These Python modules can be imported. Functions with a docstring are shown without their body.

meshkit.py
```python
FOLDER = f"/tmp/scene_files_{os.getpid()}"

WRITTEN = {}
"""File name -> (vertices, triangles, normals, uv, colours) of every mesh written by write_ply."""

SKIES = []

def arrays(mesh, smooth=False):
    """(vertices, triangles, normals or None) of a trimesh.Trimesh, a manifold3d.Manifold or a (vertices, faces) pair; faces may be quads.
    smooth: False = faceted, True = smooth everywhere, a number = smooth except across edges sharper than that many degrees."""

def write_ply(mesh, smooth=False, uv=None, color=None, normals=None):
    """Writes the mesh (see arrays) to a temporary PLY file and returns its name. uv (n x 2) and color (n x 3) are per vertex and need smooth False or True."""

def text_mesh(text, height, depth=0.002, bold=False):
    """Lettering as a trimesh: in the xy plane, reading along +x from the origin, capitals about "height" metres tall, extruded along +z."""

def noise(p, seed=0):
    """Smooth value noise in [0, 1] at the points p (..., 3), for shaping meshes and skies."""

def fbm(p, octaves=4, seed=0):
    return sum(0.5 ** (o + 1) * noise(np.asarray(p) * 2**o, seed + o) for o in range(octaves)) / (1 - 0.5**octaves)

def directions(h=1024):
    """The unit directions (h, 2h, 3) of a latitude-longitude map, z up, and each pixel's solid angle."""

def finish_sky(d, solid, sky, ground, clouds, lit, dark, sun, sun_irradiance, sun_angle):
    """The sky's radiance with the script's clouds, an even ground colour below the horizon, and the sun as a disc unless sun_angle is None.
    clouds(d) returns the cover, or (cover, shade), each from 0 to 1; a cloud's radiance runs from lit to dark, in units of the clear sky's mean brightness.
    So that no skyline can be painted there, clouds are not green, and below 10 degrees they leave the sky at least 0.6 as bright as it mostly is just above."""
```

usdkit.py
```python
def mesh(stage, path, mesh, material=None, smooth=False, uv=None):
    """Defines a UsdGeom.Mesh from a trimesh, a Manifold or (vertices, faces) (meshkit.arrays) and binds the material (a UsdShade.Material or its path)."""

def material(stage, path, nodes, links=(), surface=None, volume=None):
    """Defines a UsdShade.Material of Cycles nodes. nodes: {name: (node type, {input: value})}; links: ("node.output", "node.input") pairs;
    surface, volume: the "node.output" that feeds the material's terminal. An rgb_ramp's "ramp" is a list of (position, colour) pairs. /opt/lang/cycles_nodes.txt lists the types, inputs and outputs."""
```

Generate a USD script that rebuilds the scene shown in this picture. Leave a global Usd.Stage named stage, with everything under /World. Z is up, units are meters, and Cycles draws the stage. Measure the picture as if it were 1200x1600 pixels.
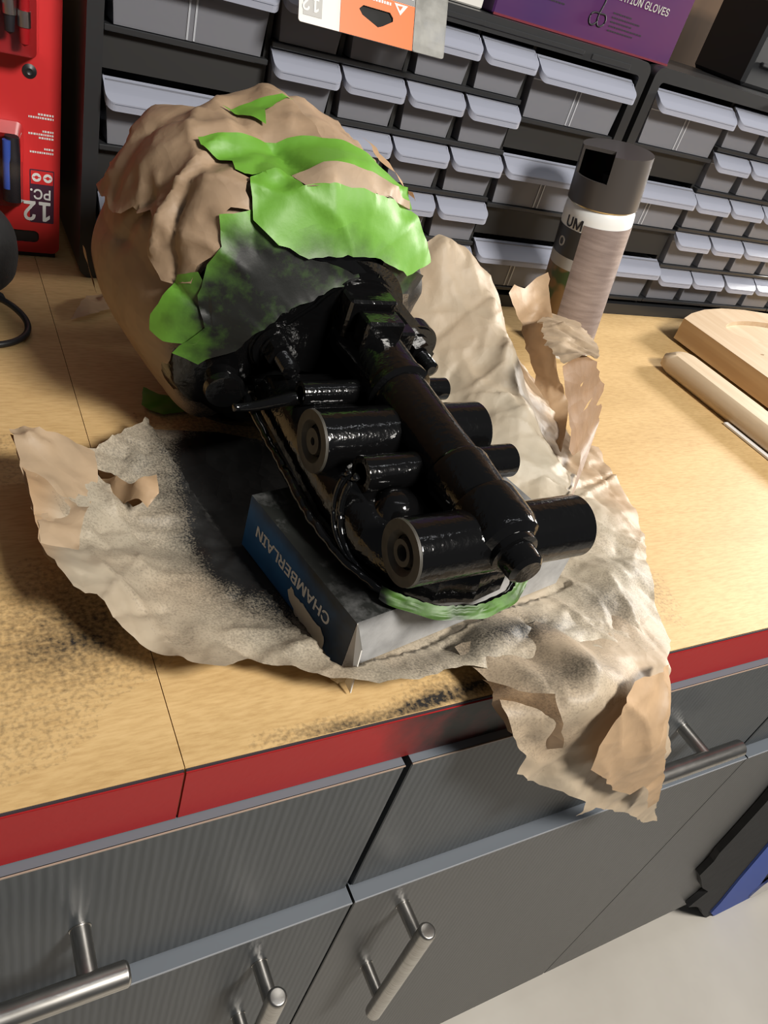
import math, random
import numpy as np, trimesh, manifold3d as m3
from scipy.spatial import Delaunay, cKDTree
from scipy.interpolate import RBFInterpolator, LinearNDInterpolator, PchipInterpolator
from shapely.geometry import Polygon, Point, LineString
from shapely import contains_xy
from shapely.ops import unary_union
from shapely.geometry.polygon import orient
from pxr import Usd, UsdGeom, UsdLux, UsdShade, Gf, Sdf, Vt
import usdkit, meshkit

random.seed(7)
stage = Usd.Stage.CreateInMemory()
UsdGeom.SetStageUpAxis(stage, 'Z')
UsdGeom.SetStageMetersPerUnit(stage, 1.0)
UsdGeom.Xform.Define(stage, '/World')
UsdGeom.Scope.Define(stage, '/World/Looks')
T = 0.74                                   # height of the bench top above the floor; all coordinates below are relative to the bench top
A = np.array

# ------------------------------------------------------------------ camera, light, exposure
CAM_Z = 0.295
from scipy.spatial.transform import Rotation
RC = Rotation.from_rotvec([.83322, -.44589, -.29333]).as_matrix()
cam = UsdGeom.Camera.Define(stage, '/World/camera')
cam.CreateHorizontalApertureAttr(36.0)
cam.CreateVerticalApertureAttr(48.0)
cam.CreateFocalLengthAttr(1195.87 / 1200 * 36.0)
cam.CreateClippingRangeAttr(Gf.Vec2f(0.01, 100))
M = np.eye(4); M[:3, :3] = RC.T; M[3, :3] = [0, 0, CAM_Z + T]
cam.AddTransformOp().Set(Gf.Matrix4d(*M.ravel().tolist()))
cam.CreateExposureAttr(0.0)

def area_light(name, pos, target, w, h, power, color):
    L = UsdLux.RectLight.Define(stage, '/World/' + name)
    L.CreateWidthAttr(w); L.CreateHeightAttr(h)
    L.CreateIntensityAttr(power); L.CreateColorAttr(Gf.Vec3f(*color))
    p = A(pos, float); z = p - A(target, float); z /= np.linalg.norm(z)
    up = A([0, 0, 1.]) if abs(z[2]) < .95 else A([0, 1., 0])
    x = np.cross(up, z); x /= np.linalg.norm(x); y = np.cross(z, x)
    m = np.eye(4); m[0, :3], m[1, :3], m[2, :3] = x, y, z; m[3, :3] = p + A([0, 0, T])
    L.AddTransformOp().Set(Gf.Matrix4d(*m.ravel().tolist()))
    return L
area_light('garage_lamp', (0.62, -0.56, 1.02), (0.30, 0.30, 0), 0.32, 0.26, 116, (1, .955, .885))
area_light('side_lamp', (1.85, 0.60, 0.52), (0.60, 0.42, 0), 0.22, 0.20, 190, (1, .955, .89))
area_light('ceiling_strip_light', (0.45, 0.10, 1.45), (0.40, 0.20, 0), 1.3, 0.016, 16, (.95, .97, 1.0))
dome = UsdLux.DomeLight.Define(stage, '/World/room_ambient')
dome.CreateIntensityAttr(0.022); dome.CreateColorAttr(Gf.Vec3f(.92, .95, 1.0))

# ------------------------------------------------------------------ materials
_m = {}
def mat(name, nodes, links=(), surface='p.BSDF'):
    _m[name] = usdkit.material(stage, '/World/Looks/' + name, nodes, links, surface=surface)
    return _m[name]
def plain(name, color, rough=.5, metallic=0., **kw):
    return mat(name, {'p': ('principled_bsdf', dict(base_color=color, roughness=rough, metallic=metallic, **kw))})
def noisy(name, c1, c2, scale=20., rough=.5, bump=0., bscale=None, stretch=(1, 1, 1), detail=4., lo=.3, hi=.7, metallic=0., bdist=.001, **kw):
    n = {'tc': ('texture_coordinate', {}), 'mp': ('mapping', {'scale': stretch}), 'n': ('noise_texture', {'scale': scale, 'detail': detail}),
         'r': ('rgb_ramp', {'ramp': [(lo, c1), (hi, c2)]}), 'p': ('principled_bsdf', dict(roughness=rough, metallic=metallic, **kw))}
    l = [('tc.object', 'mp.vector'), ('mp.vector', 'n.vector'), ('n.fac', 'r.fac'), ('r.color', 'p.base_color')]
    if bump:
        n['nb'] = ('noise_texture', {'scale': bscale or scale, 'detail': 3.}); n['b'] = ('bump', {'strength': bump, 'distance': bdist})
        l += [('tc.object', 'nb.vector'), ('nb.fac', 'b.height'), ('b.normal', 'p.normal')]
    return mat(name, n, l)

plain('red_laminate', (.30, .007, .008), .45)
plain('black_plastic', (.013, .014, .016), .42)
plain('organizer_black', (.021, .022, .024), .38)
plain('organizer_panel', (.012, .012, .012), .55)
plain('dark_gap', (.006, .006, .006), .8)
plain('dark_core', (.03, .025, .03), .7)
plain('white_print', (.62, .62, .60), .5)
plain('grey_print', (.20, .20, .20), .5)
plain('dark_print', (.012, .012, .016), .5)
plain('maroon_print', (.045, .012, .03), .55)
plain('red_card', (.52, .020, .022), .42)
plain('orange_print', (.80, .135, .015), .45)
plain('white_card', (.66, .64, .60), .5)
plain('pale_grey_card', (.36, .355, .34), .5)
plain('red_plastic', (.40, .01, .015), .3)
plain('bright_steel', (.55, .55, .54), .3, 1.)
plain('brass_rim', (.62, .55, .38), .28, 1.)
plain('blue_fabric', (.030, .085, .42), .6)
plain('chrome', (.6, .6, .62), .2, 1.)
plain('cap_plastic', (.050, .045, .043), .36)
plain('can_white', (.72, .74, .74), .3)
plain('label_dark', (.03, .03, .03), .4)
plain('bare_board', (.58, .51, .40), .7)
plain('white_metal', (.75, .74, .72), .4)
noisy('black_cloth', (.006, .006, .007), (.014, .014, .015), 60, .8, .3, 300)
noisy('concrete', (.56, .52, .46), (.72, .68, .61), 4.0, .75, .15, 120, detail=8)
noisy('brushed_steel', (.42, .40, .37), (.58, .56, .53), 90, .30, metallic=1., stretch=(1, 1, 12), detail=3)
noisy('wall_plywood', (.060, .030, .011), (.115, .060, .024), 3, .9, stretch=(6, 1, 1), detail=6)
noisy('purple_print', (.040, .012, .085), (.085, .016, .080), 9, .42, detail=1.5)
noisy('board_wood', (.47, .33, .20), (.56, .43, .29), 14, .6, .12, 120, stretch=(5, .35, 5), detail=5)
noisy('board_side', (.42, .25, .11), (.62, .42, .22), 10, .6, .12, 120, stretch=(4, .3, 6), detail=5)
noisy('stick_wood', (.50, .37, .235), (.60, .485, .34), 16, .55, .1, 120, stretch=(4, .3, 6), detail=5)
noisy('cap_side', (.2, .15, .1), (.25, .2, .15), 16)
noisy('boss_face', (.040, .036, .029), (.062, .056, .045), 200, .55, detail=2)
noisy('can_sprayed', (.20, .160, .152), (.30, .25, .24), 90, .42, .15, 300, stretch=(.35, .35, 3.), detail=5, metallic=.25)
noisy('can_camo', (.045, .075, .025), (.20, .115, .045), 55, .45, detail=1.2, lo=.42, hi=.52)
noisy('box_card', (.33, .33, .33), (.44, .44, .44), 300, .6, detail=3)

# beech laminate of the bench: flecked grain, dark paint dust where the primvar says so
mat('beech_laminate', {
    'tc': ('texture_coordinate', {}), 'mp': ('mapping', {'scale': (16, 90, 1), 'rotation': (0, 0, .05)}), 'n': ('noise_texture', {'scale': 7., 'detail': 5., 'roughness': .6}),
    'mp2': ('mapping', {'scale': (1.2, 5, 1)}), 'n2': ('noise_texture', {'scale': 6., 'detail': 3.}),
    'r': ('rgb_ramp', {'ramp': [(.28, (.50, .325, .140)), (.55, (.60, .41, .19)), (.75, (.645, .45, .22))]}),
    'r2': ('rgb_ramp', {'ramp': [(.3, (.86, .84, .80)), (.7, (1.0, 1.0, 1.0))]}), 'mx': ('mix_color', {'blend_type': 'multiply', 'fac': 1.0}),
    'a': ('attribute', {'attribute': 'spray'}), 'n3': ('noise_texture', {'scale': 420., 'detail': 2.}), 'mr': ('map_range', {'from_min': .30, 'from_max': .70, 'to_min': -.28, 'to_max': .28}),
    'ad': ('math', {'math_type': 'add'}), 'c': ('clamp', {}), 'mul': ('math', {'math_type': 'multiply'}), 'st': ('math', {'math_type': 'greater_than', 'value2': .004}),
    'm2': ('mix_color', {'b': (.018, .016, .015)}), 'p': ('principled_bsdf', {'roughness': .60, 'specular_ior_level': .35})},
    [('tc.object', 'mp.vector'), ('mp.vector', 'n.vector'), ('n.fac', 'r.fac'), ('tc.object', 'mp2.vector'), ('mp2.vector', 'n2.vector'), ('n2.fac', 'r2.fac'), ('r.color', 'mx.a'), ('r2.color', 'mx.b'),
     ('tc.object', 'n3.vector'), ('n3.fac', 'mr.value'), ('a.fac', 'ad.value1'), ('mr.result', 'ad.value2'), ('ad.value', 'c.value'), ('a.fac', 'st.value1'), ('c.result', 'mul.value1'), ('st.value', 'mul.value2'),
     ('mul.value', 'm2.fac'), ('mx.result', 'm2.a'), ('m2.result', 'p.base_color')])
# grey ribbed laminate of the drawers (fine vertical pinstripe)
def ribbed(name, c1, c2, scale):
    mat(name, {'tc': ('texture_coordinate', {}), 'w': ('wave_texture', {'wave_type': 'bands', 'bands_direction': 'x', 'scale': scale, 'distortion': 1.2, 'detail': 3., 'detail_scale': .6}),
        'mp': ('mapping', {'scale': (60, 60, 2.)}), 'n': ('noise_texture', {'scale': 4., 'detail': 4.}), 'mf': ('mix_float', {'fac': .55}),
        'r': ('rgb_ramp', {'ramp': [(.25, c1), (.75, c2)]}), 'b': ('bump', {'strength': .35, 'distance': .0006}), 'p': ('principled_bsdf', {'roughness': .42})},
        [('tc.object', 'w.vector'), ('tc.object', 'mp.vector'), ('mp.vector', 'n.vector'), ('w.fac', 'mf.a'), ('n.fac', 'mf.b'), ('mf.result', 'r.fac'), ('r.color', 'p.base_color'), ('mf.result', 'b.height'), ('b.normal', 'p.normal')])
ribbed('grey_ribbed', (.034, .039, .043), (.054, .060, .065), 70.)
ribbed('grey_door', (.062, .062, .061), (.072, .072, .071), 70.)
plain('grey_edge', (.115, .130, .150), .45)
plain('door_edge', (.26, .27, .29), .5)
plain('maroon_edge', (.14, .008, .02), .5)
plain('tan_edge', (.30, .23, .18), .5)

# paper: kraft brown, paler where dusted, black where sprayed; a little light comes through
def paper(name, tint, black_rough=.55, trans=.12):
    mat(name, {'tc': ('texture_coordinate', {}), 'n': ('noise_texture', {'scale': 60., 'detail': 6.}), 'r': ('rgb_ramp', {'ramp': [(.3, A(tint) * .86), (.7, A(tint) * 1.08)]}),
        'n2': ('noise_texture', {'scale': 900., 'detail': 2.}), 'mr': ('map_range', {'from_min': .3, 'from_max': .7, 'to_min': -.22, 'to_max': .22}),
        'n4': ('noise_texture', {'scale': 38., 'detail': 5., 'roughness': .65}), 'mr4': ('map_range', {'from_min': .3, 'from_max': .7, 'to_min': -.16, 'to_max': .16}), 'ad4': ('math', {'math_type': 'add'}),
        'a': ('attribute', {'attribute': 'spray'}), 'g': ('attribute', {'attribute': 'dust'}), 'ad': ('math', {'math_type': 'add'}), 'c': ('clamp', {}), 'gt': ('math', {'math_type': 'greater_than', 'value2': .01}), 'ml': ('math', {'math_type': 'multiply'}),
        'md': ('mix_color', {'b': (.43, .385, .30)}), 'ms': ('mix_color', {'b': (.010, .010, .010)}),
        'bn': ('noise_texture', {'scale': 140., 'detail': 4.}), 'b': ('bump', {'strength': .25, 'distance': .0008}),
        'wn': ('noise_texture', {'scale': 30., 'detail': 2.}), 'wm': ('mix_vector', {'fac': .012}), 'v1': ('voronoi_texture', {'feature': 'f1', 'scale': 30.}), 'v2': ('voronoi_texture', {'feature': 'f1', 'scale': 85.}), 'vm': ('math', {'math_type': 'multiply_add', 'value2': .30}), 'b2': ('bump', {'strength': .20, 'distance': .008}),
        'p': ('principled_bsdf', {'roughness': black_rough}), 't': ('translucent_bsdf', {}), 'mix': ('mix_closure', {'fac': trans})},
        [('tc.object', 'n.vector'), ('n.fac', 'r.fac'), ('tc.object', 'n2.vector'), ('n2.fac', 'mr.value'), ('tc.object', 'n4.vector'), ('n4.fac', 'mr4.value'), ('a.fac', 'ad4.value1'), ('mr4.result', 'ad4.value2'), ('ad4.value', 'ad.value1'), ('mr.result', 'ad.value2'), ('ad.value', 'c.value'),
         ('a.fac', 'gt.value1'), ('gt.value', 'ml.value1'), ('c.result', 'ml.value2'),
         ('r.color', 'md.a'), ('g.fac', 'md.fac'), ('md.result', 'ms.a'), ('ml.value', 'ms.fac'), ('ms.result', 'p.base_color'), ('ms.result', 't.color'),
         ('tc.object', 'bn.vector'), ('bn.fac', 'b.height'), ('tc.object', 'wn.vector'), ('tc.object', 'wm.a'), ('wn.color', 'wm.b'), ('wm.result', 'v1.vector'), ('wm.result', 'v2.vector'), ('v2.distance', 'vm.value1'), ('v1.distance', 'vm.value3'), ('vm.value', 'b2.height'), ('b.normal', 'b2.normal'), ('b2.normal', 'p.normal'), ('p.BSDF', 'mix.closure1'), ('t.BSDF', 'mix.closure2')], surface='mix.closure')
paper('kraft_paper', (.42, .275, .155))
paper('kraft_shaded', (.22, .13, .068), trans=.03)  # darker copy of the kraft; shade of the strip's underside put into the colour
paper('wrap_paper', (.335, .222, .135), trans=.05)
def sprayed(name, color, rough):
    mat(name, {'tc': ('texture_coordinate', {}), 'a': ('attribute', {'attribute': 'spray'}), 'n': ('noise_texture', {'scale': 45., 'detail': 5., 'roughness': .65}), 'mr': ('map_range', {'from_min': .3, 'from_max': .7, 'to_min': -.20, 'to_max': .20}),
        'gt': ('math', {'math_type': 'greater_than', 'value2': .01}), 'ml': ('math', {'math_type': 'multiply'}), 'ad': ('math', {'math_type': 'add'}), 'c': ('clamp', {}), 'm': ('mix_color', {'a': color, 'b': (.006, .007, .006)}),
        'bn': ('noise_texture', {'scale': 220., 'detail': 3.}), 'b': ('bump', {'strength': .2, 'distance': .0006}), 'p': ('principled_bsdf', {'roughness': rough})},
        [('tc.object', 'n.vector'), ('n.fac', 'mr.value'), ('a.fac', 'ad.value1'), ('mr.result', 'ad.value2'), ('ad.value', 'c.value'), ('a.fac', 'gt.value1'), ('gt.value', 'ml.value1'), ('c.result', 'ml.value2'), ('ml.value', 'm.fac'), ('m.result', 'p.base_color'),
         ('tc.object', 'bn.vector'), ('bn.fac', 'b.height'), ('b.normal', 'p.normal')])
sprayed('green_tape', (.118, .30, .030), .50)
sprayed('box_blue', (.018, .105, .27), .45)
sprayed('box_grey', (.40, .40, .40), .55)
sprayed('red_laminate_sprayed', (.30, .006, .007), .5)
# wet black enamel with orange peel
mat('black_enamel', {'tc': ('texture_coordinate', {}), 'n': ('noise_texture', {'scale': 260., 'detail': 3.}), 'n2': ('noise_texture', {'scale': 70., 'detail': 2.}), 'mf': ('mix_float', {'fac': .4}),
    'b': ('bump', {'strength': .42, 'distance': .0012}), 'p': ('principled_bsdf', {'base_color': (.0030, .0030, .0032), 'roughness': .10, 'specular_ior_level': .6})},
    [('tc.object', 'n.vector'), ('tc.object', 'n2.vector'), ('n.fac', 'mf.a'), ('n2.fac', 'mf.b'), ('mf.result', 'b.height'), ('b.normal', 'p.normal')])
# milky polypropylene of the drawers: part of the light goes straight through
def milky(name, col, clear, rough=.3):
    mat(name, {'p': ('principled_bsdf', {'base_color': col, 'roughness': rough}), 't': ('transparent_bsdf', {'color': (.82, .84, .88)}), 'm': ('mix_closure', {'fac': clear})},
        [('p.BSDF', 'm.closure1'), ('t.BSDF', 'm.closure2')], surface='m.closure')
milky('drawer_milky', (.24, .245, .275), .42)
milky('drawer_lip', (.36, .38, .46), .26, .20)
milky('drawer_rib', (.42, .44, .48), .10)
mat('clear_blister', {'g': ('glossy_bsdf', {'color': (.9, .9, .9), 'roughness': .08}), 't': ('transparent_bsdf', {'color': (.93, .91, .93)}), 'f': ('fresnel', {'IOR': 1.5}), 'm': ('mix_closure', {})},
    [('f.fac', 'm.fac'), ('t.BSDF', 'm.closure1'), ('g.BSDF', 'm.closure2')], surface='m.closure')
mat('cloudy_film', {'g': ('principled_bsdf', {'base_color': (.42, .42, .40), 'roughness': .22}), 't': ('transparent_bsdf', {'color': (.9, .9, .88)}), 'tc': ('texture_coordinate', {}), 'n': ('noise_texture', {'scale': 70., 'detail': 4.}), 'r': ('rgb_ramp', {'ramp': [(.35, (.25, .25, .25)), (.65, (.62, .62, .62))]}), 'm': ('mix_closure', {})},
    [('tc.object', 'n.vector'), ('n.fac', 'r.fac'), ('r.color', 'm.fac'), ('t.BSDF', 'm.closure2'), ('g.BSDF', 'm.closure1')], surface='m.closure')

# ------------------------------------------------------------------ helpers
_used = {}
def free(path):
    if path not in _used:
        _used[path] = 0; return path
    _used[path] += 1
    return f'{path}_{_used[path]:03d}'
_base = {}
def thing(name, label, cat, loc=(0, 0, 0), group=None, kind=None):
    path = free('/World/' + name)
    x = UsdGeom.Xform.Define(stage, path); x.AddTranslateOp().Set(Gf.Vec3d(loc[0], loc[1], loc[2] + T))
    p = x.GetPrim()
    if label: p.SetCustomDataByKey('label', label)
    if cat: p.SetCustomDataByKey('category', cat)
    if group: p.SetCustomDataByKey('group', group)
    if kind: p.SetCustomDataByKey('kind', kind)
    _base[path] = A(loc, float)
    return path
def part(parent, name, mesh, m, smooth=False, label=None, attrs=None):
    """mesh in bench coordinates; parent a thing's path or a part's path"""
    path = free(parent + '/' + name)
    root = '/'.join(parent.split('/')[:3]); b = _base[root]
    if isinstance(mesh, list): mesh = join(mesh)
    if hasattr(mesh, 'to_mesh'):
        q = mesh.to_mesh(); mesh = (A(q.vert_properties[:, :3]), A(q.tri_verts))
    if isinstance(mesh, tuple): v, f = A(mesh[0], float) - b, A(mesh[1])
    else: v, f = A(mesh.vertices) - b, A(mesh.faces)
    if f.shape[1] == 4: f = np.vstack([f[:, [0, 1, 2]], f[:, [0, 2, 3]]])
    g = usdkit.mesh(stage, path, trimesh.Trimesh(v, f, process=False), _m[m], smooth=smooth)
    for k, val in (attrs or {}).items():
        UsdGeom.PrimvarsAPI(g).CreatePrimvar(k, Sdf.ValueTypeNames.FloatArray, 'vertex').Set(Vt.FloatArray.FromNumpy(A(val, np.float32)))
    if label: g.GetPrim().SetCustomDataByKey('label', label)
    return path
def struct(name, mesh, m, **kw):
    p = thing(name, kw.pop('label', None), kw.pop('cat', None), kind='structure')
    part(p, kw.pop('pname', 'surface'), mesh, m, **kw)
    return p
def join(ms):
    ms = [trimesh.Trimesh(A(x.to_mesh().vert_properties[:, :3]), A(x.to_mesh().tri_verts), process=False) if hasattr(x, 'to_mesh') else (trimesh.Trimesh(x[0], x[1], process=False) if isinstance(x, tuple) else x) for x in ms]
    return trimesh.util.concatenate(ms)
def box(x0, y0, z0, x1, y1, z1, c=0.):
    c = min(c, abs(x1 - x0) * .45, abs(y1 - y0) * .45, abs(z1 - z0) * .45)
    if c <= 0:
        m = trimesh.creation.box([x1 - x0, y1 - y0, z1 - z0]); m.apply_translation([(x0 + x1) / 2, (y0 + y1) / 2, (z0 + z1) / 2]); return m
    pts = []
    for x, sx in ((x0, 1), (x1, -1)):
        for y, sy in ((y0, 1), (y1, -1)):
            for z, sz in ((z0, 1), (z1, -1)):
                pts += [(x, y + sy * c, z + sz * c), (x + sx * c, y, z + sz * c), (x + sx * c, y + sy * c, z)]
    return trimesh.convex.convex_hull(A(pts))
def frame_of(d):
    d = A(d, float); d = d / np.linalg.norm(d)
    u = np.cross(d, [0, 0, 1.]) if abs(d[2]) < .9 else np.cross(d, [1., 0, 0])
    u /= np.linalg.norm(u); return u, np.cross(u, d), d
def lathe(p0, d, prof, n=40):
    """surface of revolution about the axis p0+t*d; prof = [(t, r), ...]"""
    u, w, d = frame_of(d); prof = A(prof, float); a = np.linspace(0, 2 * np.pi, n, endpoint=False)
    ring = np.cos(a)[:, None] * u + np.sin(a)[:, None] * w
    v = (A(p0) + prof[:, 0, None, None] * d + prof[:, 1, None, None] * ring[None]).reshape(-1, 3)
    f = []
    for i in range(len(prof) - 1):
        for j in range(n):
            k = (j + 1) % n; f.append([i * n + j, i * n + k, (i + 1) * n + k, (i + 1) * n + j])
    m = trimesh.Trimesh(v, [t for q in f for t in ((q[0], q[1], q[2]), (q[0], q[2], q[3]))], process=False)
    m.merge_vertices(); m.update_faces(m.nondegenerate_faces()); m.fix_normals(); return m
def rod(p0, p1, r, n=28, c=.0008):
    p0, p1 = A(p0, float), A(p1, float); L = np.linalg.norm(p1 - p0)
    return lathe(p0, p1 - p0, [(0, 0), (0, r - c), (c, r), (L - c, r), (L, r - c), (L, 0)], n)
def tube(pts, r, n=10):
    p = A(pts, float); t = np.gradient(p, axis=0); t /= np.linalg.norm(t, axis=1, keepdims=True)
    a = np.cross(t, np.where(np.abs(t[:, 2:]) < .9, [0, 0, 1.], [1., 0, 0])); a /= np.linalg.norm(a, axis=1, keepdims=True); b = np.cross(t, a)
    g = np.linspace(0, 2 * np.pi, n, endpoint=False)
    v = (p[:, None] + np.broadcast_to(r, (len(p),))[:, None, None] * (np.cos(g)[None, :, None] * a[:, None] + np.sin(g)[None, :, None] * b[:, None])).reshape(-1, 3)
    f = []
    for i in range(len(p) - 1):
        for j in range(n):
            k = (j + 1) % n; f += [(i * n + j, i * n + k, (i + 1) * n + k), (i * n + j, (i + 1) * n + k, (i + 1) * n + j)]
    f += [(0, j + 1, j) for j in range(1, n - 1)] + [((len(p) - 1) * n, (len(p) - 1) * n + j, (len(p) - 1) * n + j + 1) for j in range(1, n - 1)]
    m = trimesh.Trimesh(v, f, process=False); m.fix_normals(); return m
def smooth_path(pts, n=40):
    p = A(pts, float); t = np.r_[0, np.cumsum(np.linalg.norm(np.diff(p, axis=0), axis=1))]
    from scipy.interpolate import CubicSpline
    return CubicSpline(t, p)(np.linspace(0, t[-1], n))
def extrude(poly, h, o, ex, ey, en):
    """shapely polygon in the plane (o, ex, ey), extruded by h along en"""
    gs = getattr(poly, 'geoms', [poly])
    m = trimesh.util.concatenate([trimesh.creation.extrude_polygon(g, h, engine='earcut') for g in gs])
    v = m.vertices; m.vertices = A(o) + v[:, :1] * A(ex) + v[:, 1:2] * A(ey) + v[:, 2:] * A(en)
    m.fix_normals(); return m
def text(s, h, o, ex, ey, bold=False, depth=.0003, stretch=1.):
    m = meshkit.text_mesh(s, h, depth, bold); v = A(m.vertices); ex, ey = A(ex, float), A(ey, float); en = np.cross(ex, ey)
    m.vertices = A(o) + v[:, :1] * stretch * ex + v[:, 1:2] * ey + v[:, 2:] * en
    return m
def rrect(x0, y0, x1, y1, r):
    return orient(Polygon([(x0 + r, y0 + r), (x1 - r, y0 + r), (x1 - r, y1 - r), (x0 + r, y1 - r)]).buffer(r, quad_segs=6))
def fbm1(p, s, seed, o=3): return meshkit.fbm(A(p) * s + 13.7 * seed, o, seed) - .5
class Facets:
    """crumple: random heights on scattered points, flat facets between them"""
    def __init__(self, lo, hi, cell, amp, seed, aniso=(1, 1)):
        r = np.random.default_rng(seed); lo, hi = A(lo) - 2 * cell, A(hi) + 2 * cell
        n = int(np.prod((hi - lo) / cell)) + 8
        p = r.uniform(lo, hi, (n, 2)); p = np.vstack([p, [lo, hi, (lo[0], hi[1]), (hi[0], lo[1])]])
        self.f = LinearNDInterpolator(p, np.r_[r.uniform(-1, 1, n) * amp, 0, 0, 0, 0], fill_value=0.)
    def __call__(self, q): return self.f(q)
class Creases:
    """sharp fold lines: cusps along random wandering segments, some raised, some sunk"""
    def __init__(self, lo, hi, n, amp, width, seed, lmin=.03, lmax=.10):
        r = np.random.default_rng(seed); self.s = []
        for _ in range(n):
            a = r.uniform(lo, hi, 2); t = r.uniform(0, 2 * np.pi); L = r.uniform(lmin, lmax); pts = [a]
            for k in range(3): t += r.normal(0, .35); pts.append(pts[-1] + L / 3 * A([np.cos(t), np.sin(t)]))
            self.s.append((A(pts), r.choice([-1, 1, 1]) * amp * r.uniform(.4, 1), width * r.uniform(.6, 1.5)))
    def __call__(self, q):
        h = np.zeros(len(q))
        for p, am, w in self.s:
            d = np.full(len(q), 9.)
            for a, b in zip(p, p[1:]):
                ab = b - a; t = np.clip(((q - a) @ ab) / (ab @ ab), 0, 1); d = np.minimum(d, np.linalg.norm(q - a - t[:, None] * ab, axis=1))
            h += am * np.exp(-d / w)
        return h
def ragged(pts, closed=True, step=.006, amp=.0012, seed=0):
    """an outline with torn edges: extra points jittered off the line"""
    r = np.random.default_rng(seed); p = A(pts, float); out = []
    for a, b in zip(p, np.roll(p, -1, 0) if closed else p[1:]):
        n = max(1, int(np.linalg.norm(b - a) / step))
        for k in range(n):
            q = a + (b - a) * k / n
            out.append(q + (r.normal(0, amp, len(q)) if k else 0))
    return A(out)
def fill(poly, spacing, seed):
    """triangulated interior of a planar polygon (with holes): (points, triangles)"""
    r = np.random.default_rng(seed); x0, y0, x1, y1 = poly.bounds
    gx, gy = np.meshgrid(np.arange(x0, x1, spacing), np.arange(y0, y1, spacing * .866)); gx = gx + (np.arange(gx.shape[0]) % 2)[:, None] * spacing / 2
    g = np.c_[gx.ravel(), gy.ravel()] + r.uniform(-.18, .18, (gx.size, 2)) * spacing
    inner = poly.buffer(-spacing * .45); g = g[contains_xy(inner, g[:, 0], g[:, 1])]
    rings = []
    for pg in getattr(poly, 'geoms', [poly]):
        for ring in [pg.exterior, *pg.interiors]:
            n = max(8, int(ring.length / spacing)); rings.append(A([ring.interpolate(t, normalized=True).coords[0] for t in np.linspace(0, 1, n, endpoint=False)]))
            rings.append(A(ring.coords[:-1]))
    p = np.unique(np.round(np.vstack([g] + rings), 6), axis=0)
    t = Delaunay(p).simplices; c = p[t].mean(1); t = t[contains_xy(poly.buffer(1e-6), c[:, 0], c[:, 1])]
    ar = np.abs(np.cross(p[t[:, 1]] - p[t[:, 0]], p[t[:, 2]] - p[t[:, 0]])); t = t[ar > 1e-9]
    return p, t
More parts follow.
